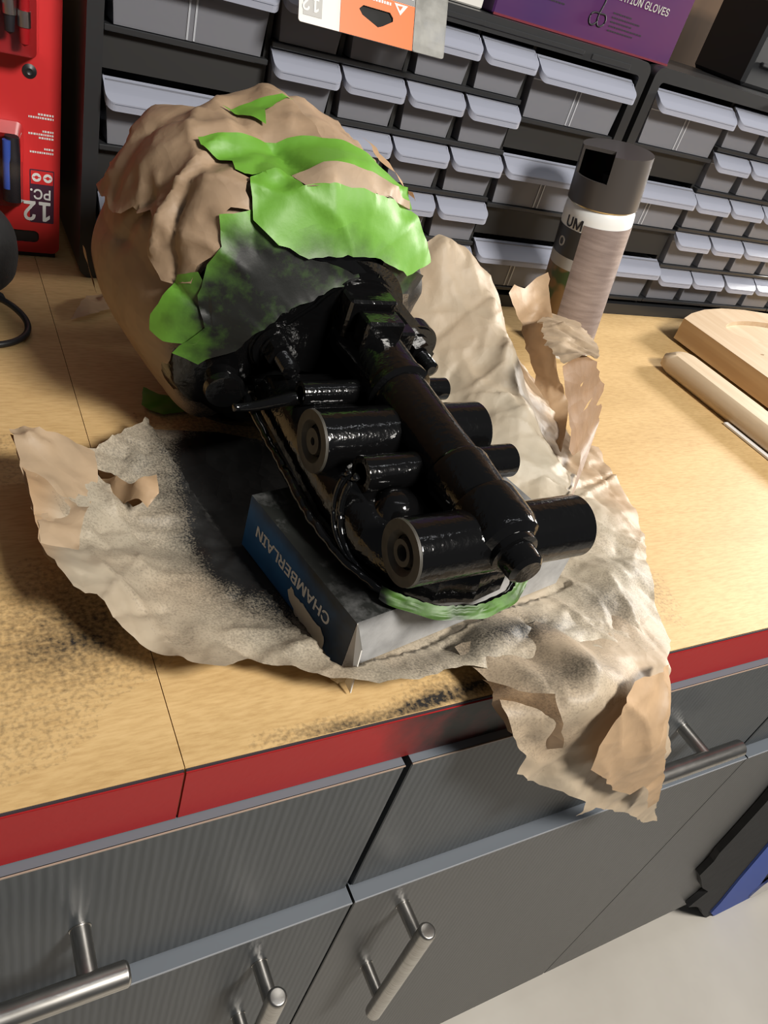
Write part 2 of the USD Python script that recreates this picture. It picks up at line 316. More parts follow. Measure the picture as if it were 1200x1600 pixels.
def patch(outline, ctrl, o, ex, ey, spacing=.0028, crumple=((.02, .002, 1), (.008, .0006, 2)), seed=0, holes=(), floor=None, lam=1e-7, torn=.0005, creases=None, lift=0.):
    """a crumpled sheet: a height field over the plane (o, ex, ey) through 3-D control points, cut to a 3-D outline"""
    o, ex, ey = A(o, float), A(ex, float), A(ey, float); en = np.cross(ex, ey)
    loc = lambda P: np.c_[(A(P) - o) @ ex, (A(P) - o) @ ey, (A(P) - o) @ en]
    ol = loc(outline); ct = np.vstack([ol] + ([loc(ctrl)] if len(ctrl) else []))
    _, ui = np.unique(np.round(ct[:, :2], 4), axis=0, return_index=True); ct = ct[ui]
    h = RBFInterpolator(ct[:, :2], ct[:, 2], smoothing=lam, kernel='linear', neighbors=None)
    h2 = RBFInterpolator(ct[:, :2], ct[:, 2], smoothing=lam, kernel='thin_plate_spline')
    pg = Polygon(ragged(ol[:, :2], step=.005, amp=torn, seed=seed)).buffer(0)
    if pg.geom_type != 'Polygon': pg = max(pg.geoms, key=lambda g: g.area)
    for hl in holes: pg = pg.difference(Polygon(ragged(loc(hl)[:, :2], step=.004, amp=torn, seed=seed + 5)).buffer(0))
    p, t = fill(pg, spacing, seed)
    z = .5 * h(p) + .5 * h2(p)
    lo, hi = p.min(0), p.max(0)
    z = z + lift
    for cell, amp, sd in crumple: z = z + Facets(lo, hi, cell, amp, seed * 31 + sd)(p)
    if creases: z = z + Creases(lo, hi, creases[0], creases[1], creases[2], seed * 17 + 3)(p)
    v = o + p[:, :1] * ex + p[:, 1:2] * ey + z[:, None] * en
    if floor is not None: v = floor(v)
    a, b, c = v[t[:, 0]], v[t[:, 1]], v[t[:, 2]]
    flip = (np.cross(b - a, c - a) @ en) < 0; t[flip] = t[flip][:, ::-1]
    return v, t
def ribbon(bot, top, n=90, m=26, crumple=((.018, .0022, 1), (.007, .0006, 2)), seed=0, cut=None, rag=.0018):
    b, tp = smooth_path(bot, n), smooth_path(top, n); r = np.random.default_rng(seed)
    hh = 1 + rag / .05 * np.cumsum(r.normal(0, .35, n)) * 0 + rag / .05 * r.normal(0, 1, n)
    g = np.linspace(0, 1, m); v = b[:, None] + (tp - b)[:, None] * (g[None, :, None] * hh[:, None, None])
    q = np.c_[np.repeat(np.linspace(0, np.linalg.norm(np.diff(b, axis=0), axis=1).sum(), n), m), np.tile(g * .06, n)]
    tn = np.gradient(v, axis=0); tv = np.gradient(v, axis=1); nn = np.cross(tn, tv); nn /= np.linalg.norm(nn, axis=2, keepdims=True) + 1e-9
    h = sum(Facets(q.min(0), q.max(0), c, a, seed * 7 + s)(q) for c, a, s in crumple)
    v = v.reshape(-1, 3) + nn.reshape(-1, 3) * h[:, None]; v[:, 2] = np.maximum(v[:, 2], .001)
    i, j = np.meshgrid(np.arange(n - 1), np.arange(m - 1), indexing='ij'); k = (i * m + j).ravel()
    f = np.vstack([np.c_[k, k + m, k + m + 1], np.c_[k, k + m + 1, k + 1]])
    if cut is not None:
        c = q[f].mean(1); f = f[~cut(c)]
    return v, f
def sstep(a, b, x): t = np.clip((A(x) - a) / (b - a), 0, 1); return t * t * (3 - 2 * t)

# ------------------------------------------------------------------ the setting
struct('floor', box(-2.6, -2.6, -T - .05, 3.6, 1.0, -T), 'concrete', label='pale smooth concrete garage floor', pname='slab')
struct('wall_back', box(-2.6, .86, -T, 3.6, .92, 1.0), 'wall_plywood', label='dark brown plywood wall behind the organizers', pname='panel')

# ------------------------------------------------------------------ bench: worktop, cabinets
FY, DY, OY = .1735, .1673, .1579           # worktop edge, drawer fronts, door fronts
SEAM = .0768
wt = thing('worktop', 'beech laminate worktop with red front edge, dusted with black paint', 'worktop', (0, FY, -.038))
def bench_spray(v):
    x, y = v[:, 0], v[:, 1]; n = fbm1(v, 40, 3, 4); n2 = fbm1(v, 160, 4, 3)
    s = .95 * np.exp(-((x - .060) / .030) ** 2 - ((y - .262) / .026) ** 2)
    s += .30 * np.exp(-((x - .030) / .030) ** 2 - ((y - .262) / .05) ** 2)
    s += .18 * np.exp(-((x - .0) / .045) ** 2 - ((y - .225) / .05) ** 2)
    s += .22 * np.exp(-((x - .02) / .05) ** 2 - ((y - .40) / .035) ** 2)
    d = np.abs(y - (.1790 + .004 * np.sin(x * 30))); s += .95 * np.exp(-(d / .0045) ** 2) * sstep(.09, .15, x) * (1 - sstep(.245, .27, x))
    s += .65 * np.exp(-((x - .235) / .035) ** 2 - ((y - .182) / .014) ** 2)
    s += .35 * np.exp(-((x - .40) / .02) ** 2 - ((y - .235) / .05) ** 2)
    s += .30 * np.exp(-((x - .27) / .09) ** 2 - ((y - .33) / .08) ** 2) + .5 * np.exp(-((x - .16) / .05) ** 2 - ((y - .40) / .06) ** 2)
    return np.clip(.85 * s * (1 + 1.2 * n) + .5 * s * n2 - .10, 0, 1)
def bench_panel(x0, x1):
    nx, ny = max(2, int((min(x1, .7) - max(x0, -.15)) / .004)), 170
    xs = np.unique(np.r_[x0, np.linspace(max(x0, -.15), min(x1, .7), nx), x1]); ys = np.unique(np.r_[np.linspace(FY + .0004, .70, ny), .855])
    X, Y = np.meshgrid(xs, ys, indexing='ij'); n = len(ys); v = np.c_[X.ravel(), Y.ravel(), np.zeros(X.size)]
    i, j = np.meshgrid(np.arange(len(xs) - 1), np.arange(n - 1), indexing='ij'); q = (i * n + j).ravel()
    top = trimesh.Trimesh(v, np.vstack([np.c_[q, q + n, q + n + 1], np.c_[q, q + n + 1, q + 1]]), process=False)
    sk = box(x0, FY + .0004, -.037, x1, .855, -.0004)
    m = trimesh.util.concatenate([top, sk]); s = bench_spray(A(m.vertices)); s[len(v):] = 0
    return m, s
for x0, x1 in ((-1.2, SEAM - .0002), (SEAM + .0002, 2.2)):
    m, s = bench_panel(x0, x1)
    part(wt, 'laminate_panel', m, 'beech_laminate', attrs={'spray': s})
for x0, x1 in ((-1.2, SEAM - .0005), (SEAM + .0005, 2.2)):
    part(wt, 'edge_line', box(x0, FY - .0004, -.0022, x1, FY + .0003, -.0006), 'dark_core')
    xs = np.unique(np.r_[x0, np.linspace(max(x0, -.1), min(x1, .6), 120 if x0 > 0 else 4), x1]); zs = np.linspace(-.0372, -.0020, 9)
    X, Z = np.meshgrid(xs, zs, indexing='ij'); n = 9; v = np.c_[X.ravel(), np.full(X.size, FY - .0012), Z.ravel()]
    i, j = np.meshgrid(np.arange(len(xs) - 1), np.arange(n - 1), indexing='ij'); q = (i * n + j).ravel()
    f = np.vstack([np.c_[q, q + n, q + n + 1], np.c_[q, q + n + 1, q + 1]])
    m = trimesh.util.concatenate([trimesh.Trimesh(v, f, process=False), box(x0, FY - .0011, -.0373, x1, FY + .0003, -.0019)])
    sv = A(m.vertices); s = .95 * sstep(.168, .215, sv[:, 0] + .35 * (sv[:, 2] + .02)) * (1 - sstep(.25, .30, sv[:, 0])) * (sv[:, 1] < FY - .00115)
    part(wt, 'edge_band', m, 'red_laminate_sprayed', attrs={'spray': s})

def bar_handle(parent, a, b, stems, y_face, standoff, r=.0060):
    """bar pull: bar from a to b (x, z), posts at stems (x, z)"""
    yb = y_face - standoff; a3, b3 = A([a[0], yb, a[1]]), A([b[0], yb, b[1]]); L = np.linalg.norm(b3 - a3); c = .0018
    part(parent, 'handle_bar', lathe(a3, b3 - a3, [(0, 0), (0, r - c), (.0005, r - .0008), (c, r), (L - c, r), (L - .0005, r - .0008), (L, r - c), (L, 0)], 36), 'brushed_steel', 35)
    for x, z in stems:
        part(parent, 'handle_post', lathe((x, y_face, z), (0, -1, 0), [(0, 0), (0, .0051), (.0006, .0051), (.0006, .0047), (standoff, .0047)], 28), 'brushed_steel', 35)
def cabinet(label, x0, x1, drawer_handle, door_handles, splits=(), shade='grey_door'):
    c = thing('base_cabinet', label, 'cabinet', (x0, DY + .02, -T))
    part(c, 'carcass', box(x0 + .0005, DY + .0195, -.64, x1 - .0005, .80, -.0384), 'dark_gap')
    part(c, 'plinth', box(x0 + .0005, DY + .055, -T, x1 - .0005, .78, -.64), 'dark_gap')
    g = .0022
    d = part(c, 'drawer', box(x0 + g, DY, -.1722, x1 - g, DY + .0185, -.0382, .0006), 'grey_ribbed')
    part(d, 'top_edge', box(x0 + g, DY + .0003, -.0384, x1 - g, DY + .018, -.0378), 'grey_edge')
    part(d, 'edge_strip', box(x0 + g, DY - .0003, -.0386, x1 - g, DY + .0006, -.0378), 'tan_edge')
    if drawer_handle: bar_handle(d, *drawer_handle, DY, .027)
    xs = [x0, *splits, x1]
    for k in range(len(xs) - 1):
        q = part(c, 'door', box(xs[k] + .0009, OY, -.630, xs[k + 1] - .0009, OY + .0185, -.1738, .0006), shade)
        part(q, 'top_edge', box(xs[k] + .0009, OY + .0003, -.1742, xs[k + 1] - .0009, OY + .018, -.1735), 'grey_edge')
        part(q, 'edge_strip', box(xs[k] + .0009, OY - .0003, -.1748, xs[k + 1] - .0009, OY + .0006, -.1736), 'door_edge')
        if k < len(door_handles) and door_handles[k]: bar_handle(q, *door_handles[k], OY, .026)
    return c
cabinet('grey ribbed base cabinet under the seam of the worktop', -.190, .1970, ((-.085, -.1060), (.0545, -.1060), [(.0371, -.1068), (-.0589, -.1068)]), [None, ((.1425, -.1985), (.1425, -.3300), [(.1425, -.2150), (.1425, -.3010)])], (-.0005,), 'grey_ribbed')
cabinet('grey base cabinet under the hanging brown paper', .1970, .5800, ((.3450, -.0960), (.4860, -.0960), [(.4493, -.0955), (.3720, -.0955)]), [((.2435, -.1905), (.2435, -.3290), [(.2435, -.2085), (.2435, -.3065)])])
cabinet('grey base cabinet at the right end beside the black bag', .5800, .925, None, [])

# ------------------------------------------------------------------ parts organizers
FP = .6526                                  # front plane
ROWZ = [.2025 - .0450 * k for k in range(5)]
def drawer(parent, x0, x1, z0, z1, big, div, seed):
    r = random.Random(seed); w = .0032; pull = r.uniform(0, .0022); yf = FP - .001 - pull; a, b = x0 + w, x1 - w
    th = .0014; hb = z1 - .0035
    taper = .0035
    body = []
    # front wall slightly tapered like a moulding
    fr = trimesh.convex.convex_hull(A([(a + taper * (1 - t), yf + s, z0 + .0006 + t * (hb - z0 - .0006)) for t in (0, 1) for s in (0, th)] + [(b - taper * (1 - t), yf + s, z0 + .0006 + t * (hb - z0 - .0006)) for t in (0, 1) for s in (0, th)]))
    body.append(fr)
    for xx, sg in ((a, 1), (b, -1)):
        body.append(trimesh.convex.convex_hull(A([(xx + sg * taper * (1 - t) + q * sg * th, y, z0 + .0006 + t * (hb - z0 - .001)) for t in (0, 1) for q in (0, 1) for y in (yf + th, yf + .125)])))
    body.append(box(a + taper, yf + th, z0 + .0006, b - taper, yf + .125, z0 + .0006 + th))
    body.append(box(a, yf + .125, z0 + .0006, b, yf + .125 + th, hb - .004))
    d = part(parent, 'drawer', body, 'drawer_milky')
    # pull: rounded visor sloping forward with a down-turned rim
    lip = rrect(a - .0016, -.0155 if big else -.0150, b + .0016, .010, .0065).intersection(Polygon([(a - .01, -.1), (b + .01, -.1), (b + .01, .004), (a - .01, .004)]))
    def visor(v): # tilt
        v = v.copy(); y = v[:, 1] - yf; v[:, 2] += np.where(y < 0, y * .80, y * .1); return v
    top = extrude(lip, .0014, (0, yf, z1 - .0040), (1, 0, 0), (0, 1, 0), (0, 0, 1))
    rim = extrude(lip.difference(lip.buffer(-.0014)).intersection(Polygon([(a - .01, -.1), (b + .01, -.1), (b + .01, -.001), (a - .01, -.001)])), .0048, (0, yf, z1 - .0084), (1, 0, 0), (0, 1, 0), (0, 0, 1))
    pm = join([top, rim]); pm.vertices = visor(A(pm.vertices)); part(d, 'pull', pm, 'drawer_lip')
    part(d, 'ridge', box(a + .001, yf - .0006, z1 - (.0215 if big else .0155), b - .001, yf, z1 - (.0205 if big else .0147)), 'drawer_rib')
    if div:
        xm = (x0 + x1) / 2; part(d, 'divider', [box(xm - .0035, yf - .0006, z0 + .001, xm - .0021, yf + .1, z1 - .0215), box(xm + .0016, yf - .0006, z0 + .001, xm + .0030, yf + .1, z1 - .0215)], 'drawer_rib')
def organizer(x0, label, seed):
    W, Hh, D = .518, .259, .162
    o = thing('parts_organizer', label, 'storage drawers', (x0, FP, 0))
    rim = rrect(0, 0, W, Hh, .010).difference(rrect(.0115, .0135, W - .0115, Hh - .0125, .004))
    fr = [extrude(rim, D, (x0, FP - .006, 0), (1, 0, 0), (0, 0, 1), (0, 1, 0)), box(x0 + .008, FP + D - .012, .01, x0 + W - .008, FP + D - .007, Hh - .01)]
    part(o, 'frame', fr, 'organizer_black', 30)
    part(o, 'top_ridge', [box(x0 + .18, FP - .0075, .2500, x0 + .43, FP - .0058, .2540, .0007), box(x0 + .44, FP - .0072, .2485, x0 + .49, FP - .0058, .2535, .0007)], 'organizer_black')
    b = [x0 + .0118, x0 + .1345, x0 + .3825, x0 + .5062]
    for x in (b[1], b[1] + .062, b[1] + .124, b[1] + .186, b[2]):
        part(o, 'upright', box(x - .0020, FP + .004, .012, x + .0020, FP + D - .01, Hh - .012), 'organizer_panel')
    for k, z in enumerate(ROWZ):
        part(o, 'shelf', box(b[1] + .001, FP - .0045, z - .0042, b[2] - .001, FP + D - .012, z, .0007), 'organizer_black')
        for c in range(4):
            drawer(o, b[1] + c * .062, b[1] + (c + 1) * .062, z, z + .0430, False, False, seed + 10 * k + c)
    for (xa, xb) in ((b[0], b[1]), (b[2], b[3])):
        for k, (z0, z1) in enumerate(((.1890, .2450), (.1080, .1590), (.0225, .0745))):
            part(o, 'shelf', box(xa, FP - .0045, z0 - .0042, xb, FP + D - .012, z0, .0007), 'organizer_black')
            drawer(o, xa, xb, z0, z1 - .002, True, True, seed + 100 + k)
            if k: part(o, 'blank_panel', box(xa + .0005, FP + .003, z1 + .0005, xb - .0005, FP + .006, (.1890, .1080)[k - 1] - .0042), 'organizer_panel')
    return o
organizer(.1065, 'black organizer of milky drawers behind the wrapped booster', 1000)
organizer(.6318, 'black organizer of milky drawers behind the wooden board', 2000)

# ------------------------------------------------------------------ brake booster with master cylinder, masked in paper and green tape
C = A([.2213, .388, .100]); AX = A([-.0481493, .99438777, .09420516])
U = np.cross(AX, [0, 0, 1.]); U /= np.linalg.norm(U); W = np.cross(U, AX)
def F(s, u, w): return C + s * AX + u * U + w * W
A2 = A([-.15011087, .97465948, .16584819]); A2 = A2 / np.linalg.norm(A2); C2 = A([.1973, .388, .088])
U2 = np.cross(A2, [0, 0, 1.]); U2 /= np.linalg.norm(U2); W2 = np.cross(U2, A2)
SS = A([-.012, .0, .013, .03, .053, .080, .105, .125, .140, .150, .154]); RR = A([.03, .06, .085, .0915, .0945, .098, .095, .083, .060, .030, .001])
_rf = PchipInterpolator(SS, RR)
_sg = np.linspace(SS[0], SS[-1], 400); _lg = np.r_[0, np.cumsum(np.hypot(np.diff(_sg), np.diff(_rf(_sg))))]
def s_of(l): return np.interp(l, _lg, _sg)
def l_of(s): return np.interp(s, _sg, _lg)
RS = .095                                    # radius that turns angle into metres on the unrolled wrap
_fa = Facets((-.32, 0), (.32, _lg[-1]), .038, .0048, 51); _fb = Facets((-.32, 0), (.32, _lg[-1]), .013, .0012, 52); _fc = Creases((-.13, .06), (.14, _lg[-1] - .04), 34, .0045, .0042, 53, .03, .09)
def wrap_pt(q, off=0., amp=1.):
    """unrolled (angle*RS, arc length) -> 3-D on the wrap"""
    th = q[:, 0] / RS; s = s_of(q[:, 1]); r = _rf(s)
    ds = 1e-3; dr = (_rf(np.clip(s + ds, SS[0], SS[-1])) - _rf(np.clip(s - ds, SS[0], SS[-1]))) / (2 * ds)
    nr, ns = 1 / np.sqrt(1 + dr ** 2), -dr / np.sqrt(1 + dr ** 2)
    fade = sstep(0.03, .08, q[:, 1]) * (1 - .6 * sstep(.20, .24, q[:, 1])); h = (_fa(q) + _fb(q) + _fc(q)) * (.25 + .75 * fade) * amp * (1 - .7 * sstep(math.radians(68), math.radians(88), -th))
    # soft flutes running back along the bag
    h = h + .0022 * fade * np.sin(7 * th + 9 * s) * amp
    e = np.cos(th)[:, None] * W2 + np.sin(th)[:, None] * U2
    lowside = np.cos(th) < -.8
    h = np.where(lowside, np.minimum(h, 0), h)
    return C2 + (s + (h + off) * ns)[:, None] * A2 + (r + (h + off) * nr)[:, None] * e
def wrap_patch(poly, off, seed, spacing=.0026, lift=None, amp=1.):
    p, t = fill(poly, spacing, seed); o = np.full(len(p), off)
    if lift is not None: o = o + lift(p)
    v = wrap_pt(p, o, amp)
    n = np.cross(v[t[:, 1]] - v[t[:, 0]], v[t[:, 2]] - v[t[:, 0]]); out = (n * (v[t].mean(1) - (C2 + .05 * A2))).sum(1)
    t[out < 0] = t[out < 0][:, ::-1]
    return v, t, p
def wrap_spray(p, edge=.012, soft=.02):
    """black towards the front; the border of the paint wanders with the angle (degrees)"""
    th = np.degrees(p[:, 0] / RS); s = s_of(p[:, 1])
    bound = np.interp(th, [-180, -130, -105, -80, -60, -45, -25, 0, 20, 40, 60, 90, 130, 180], [.03, .012, .005, .006, .010, .010, .003, -.001, -.001, .006, .02, .03, .03, .03])
    n = fbm1(np.c_[p, p[:, :1] * 0], 60, 9, 4)
    return np.clip(1 - sstep(-.004, soft * .45, s - bound + .018 * n), 0, 1)
bo = thing('brake_booster', 'brake booster masked with brown paper and green tape, master cylinder wet black', 'car part', tuple(C))
def deg(l): return [(math.radians(a) * RS, float(l_of(s))) for a, s in l]
full = Polygon([(-math.pi * RS, l_of(.0)), (math.pi * RS, l_of(.0)), (math.pi * RS, _lg[-1]), (-math.pi * RS, _lg[-1])])
v, t, p = wrap_patch(full, 0., 3)
wp = part(bo, 'paper_wrap', (v, t), 'wrap_paper', True, attrs={'spray': wrap_spray(p), 'dust': np.clip(.12 + 0 * p[:, 0], 0, 1)}, label='crumpled brown kraft paper')
# overlapping upper sheet whose torn edge runs down the left side
up = Polygon(ragged(deg([(-74, .088), (-73, .081), (-61, .054), (-61.7, .0445), (-71.4, .038), (-74, .024), (-67, .0117), (-49, .0113), (-44, .020), (-34, .016), (-30, .03), (-33, .0355), (-31, .046), (-20, .048), (-6, .046), (2, .05), (0, .09), (0, .125), (-74, .125)]), amp=.0014, step=.008, seed=4)).buffer(0)
edge = up.exterior
def liftup(p): return .0022 * np.exp(-A([edge.distance(Point(q)) for q in p]) / .006) + .0018 * (fbm1(np.c_[p, p[:, :1] * 0], 45, 5) + .5)
v, t, p = wrap_patch(up, .0016, 5, lift=liftup)
part(bo, 'paper_overlap', (v, t), 'wrap_paper', True, attrs={'spray': 0 * p[:, 0], 'dust': .10 + 0 * p[:, 0]}, label='upper layer of brown paper with a torn edge')
TAPES = {
 'top band': ([(-36.7, .0651), (-25.6, .0626), (-16.3, .0603), (-5.1, .0558), (7.5, .0472), (18.4, .0392), (33, .0342), (36, .022), (25.9, .0186), (8.1, .0202), (-6.7, .0248), (-19.3, .0298), (-30.9, .0324), (-32.9, .0355), (-31.8, .0443), (-34.8, .0495), (-37.2, .060)], .0050),
 'main': ([(-30.2, .0290), (-19.7, .0300), (-16.9, .0255), (-16.7, .0164), (-4.1, .0152), (10.1, .0138), (34.9, .0204), (45.1, .0142), (55, .012), (46, .003), (33.7, .0016), (4.2, -.0003), (-21.3, .0005), (-32.3, .0056), (-36.2, .0129), (-33, .020)], .0066),
 'lower left': ([(-68, .0179), (-85, .0200), (-90.5, .0186), (-92, .0125), (-90.5, .0052), (-78, .0030), (-67.1, .0062), (-62, .012)], .0042),
 'big left': ([(-50, .0120), (-44.4, .0205), (-33, .0170), (-30, .0061), (-18, -.0003), (0, -.003), (20, -.0051), (-26.6, -.0084), (-60.6, -.007), (-88.6, -.0037), (-101, .0041), (-96, .010), (-80, .0045), (-69, .009), (-58, .0115)], .0046),
 'crown scrap': ([(-22.7, .0931), (-11.4, .0940), (2.0, .0900), (-9, .0830), (-11.1, .0804), (-13.4, .0700), (-16.5, .0790)], .0036),
 'right under': ([(28, .004), (45, .004), (60, .010), (63, .004), (48, -.004), (30, -.003)], .0028),
}
for k, (nm, (pl, off)) in enumerate(TAPES.items()):
    pg = Polygon(ragged(deg(pl), amp=.0006, step=.006, seed=20 + k)).buffer(0)
    if pg.geom_type != 'Polygon': pg = max(pg.geoms, key=lambda g: g.area)
    ed = pg.exterior
    lf = (lambda p, ed=ed, k=k: .0010 * np.exp(-A([ed.distance(Point(q)) for q in p]) / .004) * (1 + 2 * fbm1(np.c_[p, p[:, :1] * 0], 50, k)))
    v, t, p = wrap_patch(pg, off, 30 + k, .0024, lift=lf, amp=1.)
    sp = wrap_spray(p, soft=.024); sp = sp * (0. if nm in ('top band', 'crown scrap') else 1.)
    if nm == 'main': sp = .55 * (1 - sstep(-.002, .006, s_of(p[:, 1]) + .010 * fbm1(np.c_[p, p[:, :1] * 0], 40, 2)))
    part(bo, 'green_tape', (v, t), 'green_tape', True, attrs={'spray': sp}, label='strip of green masking tape')
# strip of bare paper between the tape bands, torn ear standing off the right side
v, t, p = wrap_patch(Polygon(deg([(-16.9, .0265), (-6.5, .0262), (8.7, .0232), (34.7, .0260), (34.4, .0209), (6.8, .0130), (-4.1, .0146), (-15.4, .0160)])), .0074, 61, .0024, amp=1.)
part(bo, 'paper_strip', (v, t), 'wrap_paper', True, attrs={'spray': 0 * p[:, 0], 'dust': .25 + 0 * p[:, 0]})
ear = Polygon(ragged(deg([(30, .082), (33, .072), (37, .058), (40, .046), (42, .034), (38, .034), (35, .050), (31, .064)]), amp=.0012, step=.004, seed=9)).buffer(0)
v, t, p = wrap_patch(ear, .003, 62, .0024, lift=lambda p: .007 * sstep(math.radians(26) * RS, math.radians(37) * RS, p[:, 0] + .12 * (p[:, 1] - .12)))
part(bo, 'torn_ear', (v, t), 'kraft_paper', True, attrs={'spray': 0 * p[:, 0], 'dust': 0 * p[:, 0]}, label='torn ear of paper standing off the wrap')
curl = Polygon(ragged(deg([(-108, .100), (-103, .112), (-98, .112), (-98, .100), (-102, .090), (-106, .086)]), amp=.001, step=.004, seed=10)).buffer(0)
v, t, p = wrap_patch(curl, .003, 63, .0024, lift=lambda p: .012 * sstep(.10, .125, p[:, 1] - .055))
part(bo, 'torn_ear', (v, t), 'wrap_paper', True, attrs={'spray': 0 * p[:, 0], 'dust': .2 + 0 * p[:, 0]})
EN = 'black_enamel'
part(bo, 'booster_shell', lathe(C2 - .004 * A2, A2, [(.034, .089), (.022, .0865), (.014, .082), (.007, .072), (.001, .058), (-.004, .046), (-.006, .030), (-.006, 0)], 72), EN, 50)
# flange: two ears and a hub
hub = Point(-.006, .004).buffer(.034, 32)
fl = unary_union([hub, Point(-.052, -.008).buffer(.0165, 24), Point(.044, -.008).buffer(.0165, 24), Polygon([(-.052, .007), (-.02, .034), (.01, .034), (.044, .007), (.044, -.022), (.008, -.028), (-.02, -.028), (-.052, -.022)])]).buffer(-.010).buffer(.010).buffer(.004).buffer(-.004)
fm = [extrude(fl, .009, F(-.014, 0, 0), U, W, AX), extrude(fl.buffer(-.0015), .0015, F(-.0155, 0, 0), U, W, AX), extrude(Point(-.006, .008).buffer(.037, 32), .010, F(-.006, 0, 0), U, W, AX)]
part(bo, 'mounting_flange', fm, EN, 30)
for u0 in (-.052, .044):
    hx = Polygon([(.0092 * math.cos(a), .0092 * math.sin(a)) for a in np.arange(6) * math.pi / 3 + .3])
    st = part(bo, 'stud', lathe(F(-.015, u0, -.008), -AX, [(t_, .0048 + .0005 * (k % 2)) for k, t_ in enumerate(np.arange(0, .023, .0009))] + [(.0236, .003), (.0236, 0)], 20), EN, 25)
    part(st, 'nut', extrude(hx, .0075, F(-.0245, u0, -.008), U, W, AX), EN, 30); part(st, 'washer', lathe(F(-.0155, u0, -.008), -AX, [(0, .0105), (.0016, .0105), (.0016, 0)], 24), EN, 30)
# master cylinder barrel
part(bo, 'cylinder_body', lathe(F(0, 0, 0), -AX, [(0, .024), (.010, .0235), (.020, .0205), (.030, .0195), (.060, .0185), (.066, .0180), (.0665, .0195), (.0705, .0195), (.072, .0166), (.100, .0163), (.134, .0165), (.136, .0180), (.1395, .0184), (.158, .0172), (.161, .0170), (.162, .0188), (.165, .0192), (.183, .0190), (.188, .0172), (.1905, .0130), (.1905, 0)], 56), EN, 28)
hexp = Polygon([(.0105 * math.cos(a), .0105 * math.sin(a)) for a in np.arange(6) * math.pi / 3 + .2])
part(bo, 'end_plug', [lathe(F(-.1900, 0, 0), -AX, [(0, .0128), (.004, .0125), (.0045, .0100), (.0135, .0092), (.0155, .0070), (.0155, 0)], 32)], EN, 30)
def fbox(s0, u0, w0, s1, u1, w1, c=.0015):
    m = box(s0, u0, w0, s1, u1, w1, c); v = A(m.vertices); m.vertices = C + v[:, :1] * AX + v[:, 1:2] * U + v[:, 2:] * W; m.fix_normals(); return m
part(bo, 'port_block', fbox(-.0440, -.0165, .006, -.0300, .0085, .0285), EN)
part(bo, 'port_block', fbox(-.0290, -.0215, .008, -.0130, .0095, .0330), EN)
part(bo, 'port_block', fbox(-.0300, .0180, .000, -.0100, .0300, .0130), EN)
def boss(s, w, r, ua, ub, plugged=True, hole=.0028):
    """port boss along U through the body; face at ua (left) with a recessed seat"""
    b = part(bo, 'port_boss', lathe(F(s, ua, w), U, [(.0015, r * .60), (.0015, r * .985), (.0022, r), (ub - ua - .0015, r), (ub - ua, r - .0015), (ub - ua, 0)], 48), EN, 30)
    if plugged:
        part(b, 'face', lathe(F(s, ua, w), U, [(.0035, r * .50), (.0009, r * .62), (.0002, r * .66), (.0, r * .72), (.0002, r * .97), (.0016, r * .992)], 48), 'boss_face', 30, label='bare grey face ring')
        part(b, 'seat', lathe(F(s, ua, w), U, [(.0055, hole * .9), (.0012, hole), (.0010, r * .40), (.0055, r * .44), (.0060, r * .60)], 40), 'boss_face', 30)
        part(b, 'bore', lathe(F(s, ua, w), U, [(.0054, 0), (.0054, hole)], 24), 'dark_gap')
    return b
boss(-.1765, -.0075, .0166, -.0535, .0585, True, .0040)
boss(-.0920, -.0120, .0172, -.0620, .0470, True, .0022)
boss(-.1235, -.0075, .0095, -.0500, .0500, False)
boss(-.0570, -.0080, .0068, -.0560, .0440, False)
part(bo, 'port_boss', lathe(F(-.142, -.034, -.030), W, [(0, .0150), (.008, .0140), (.016, .0120), (.0215, .0090), (.0235, .0045), (.0238, 0)], 36), EN, 40)
# reservoir casting under the barrel (the part lies upside down)
def nose(g=0.): return Polygon([(-.060, -.020), (-.060, -.120), (-.055, -.150), (-.043, -.172), (-.026, -.184), (-.004, -.188), (.016, -.184), (.034, -.170), (.044, -.150), (.046, -.120), (.046, -.020)]).buffer(.004 + g, quad_segs=8)
ring0 = A(nose(-.002).exterior.coords[:-1]); n = len(ring0); lv = []
for w_, sc in ((-.0398, 1.0), (-.030, .985), (-.022, .95), (-.016, .86), (-.013, .70)):
    c0 = A([-.007, -.10]); lv.append(np.c_[c0 + (ring0 - c0) * sc, np.full(n, w_)])
lv = A(lv); vv = lv.reshape(-1, 3); ff = []
for i in range(len(lv) - 1):
    for j in range(n): k = (j + 1) % n; ff += [(i * n + j, i * n + k, (i + 1) * n + k), (i * n + j, (i + 1) * n + k, (i + 1) * n + j)]
vv = np.vstack([vv, [(-.007, -.10, -.013), (-.007, -.10, -.0398)]]); N_ = len(vv)
ff += [((len(lv) - 1) * n + j, (len(lv) - 1) * n + (j + 1) % n, N_ - 2) for j in range(n)] + [(j, N_ - 1, (j + 1) % n) for j in range(n)]
rm = trimesh.Trimesh(C + vv[:, 1:2] * AX + vv[:, :1] * U + vv[:, 2:] * W, ff, process=False); rm.fix_normals()
part(bo, 'reservoir', rm, EN, 40)
part(bo, 'web', fbox(-.178, -.0125, -.030, -.050, .0125, -.004, .003), EN)
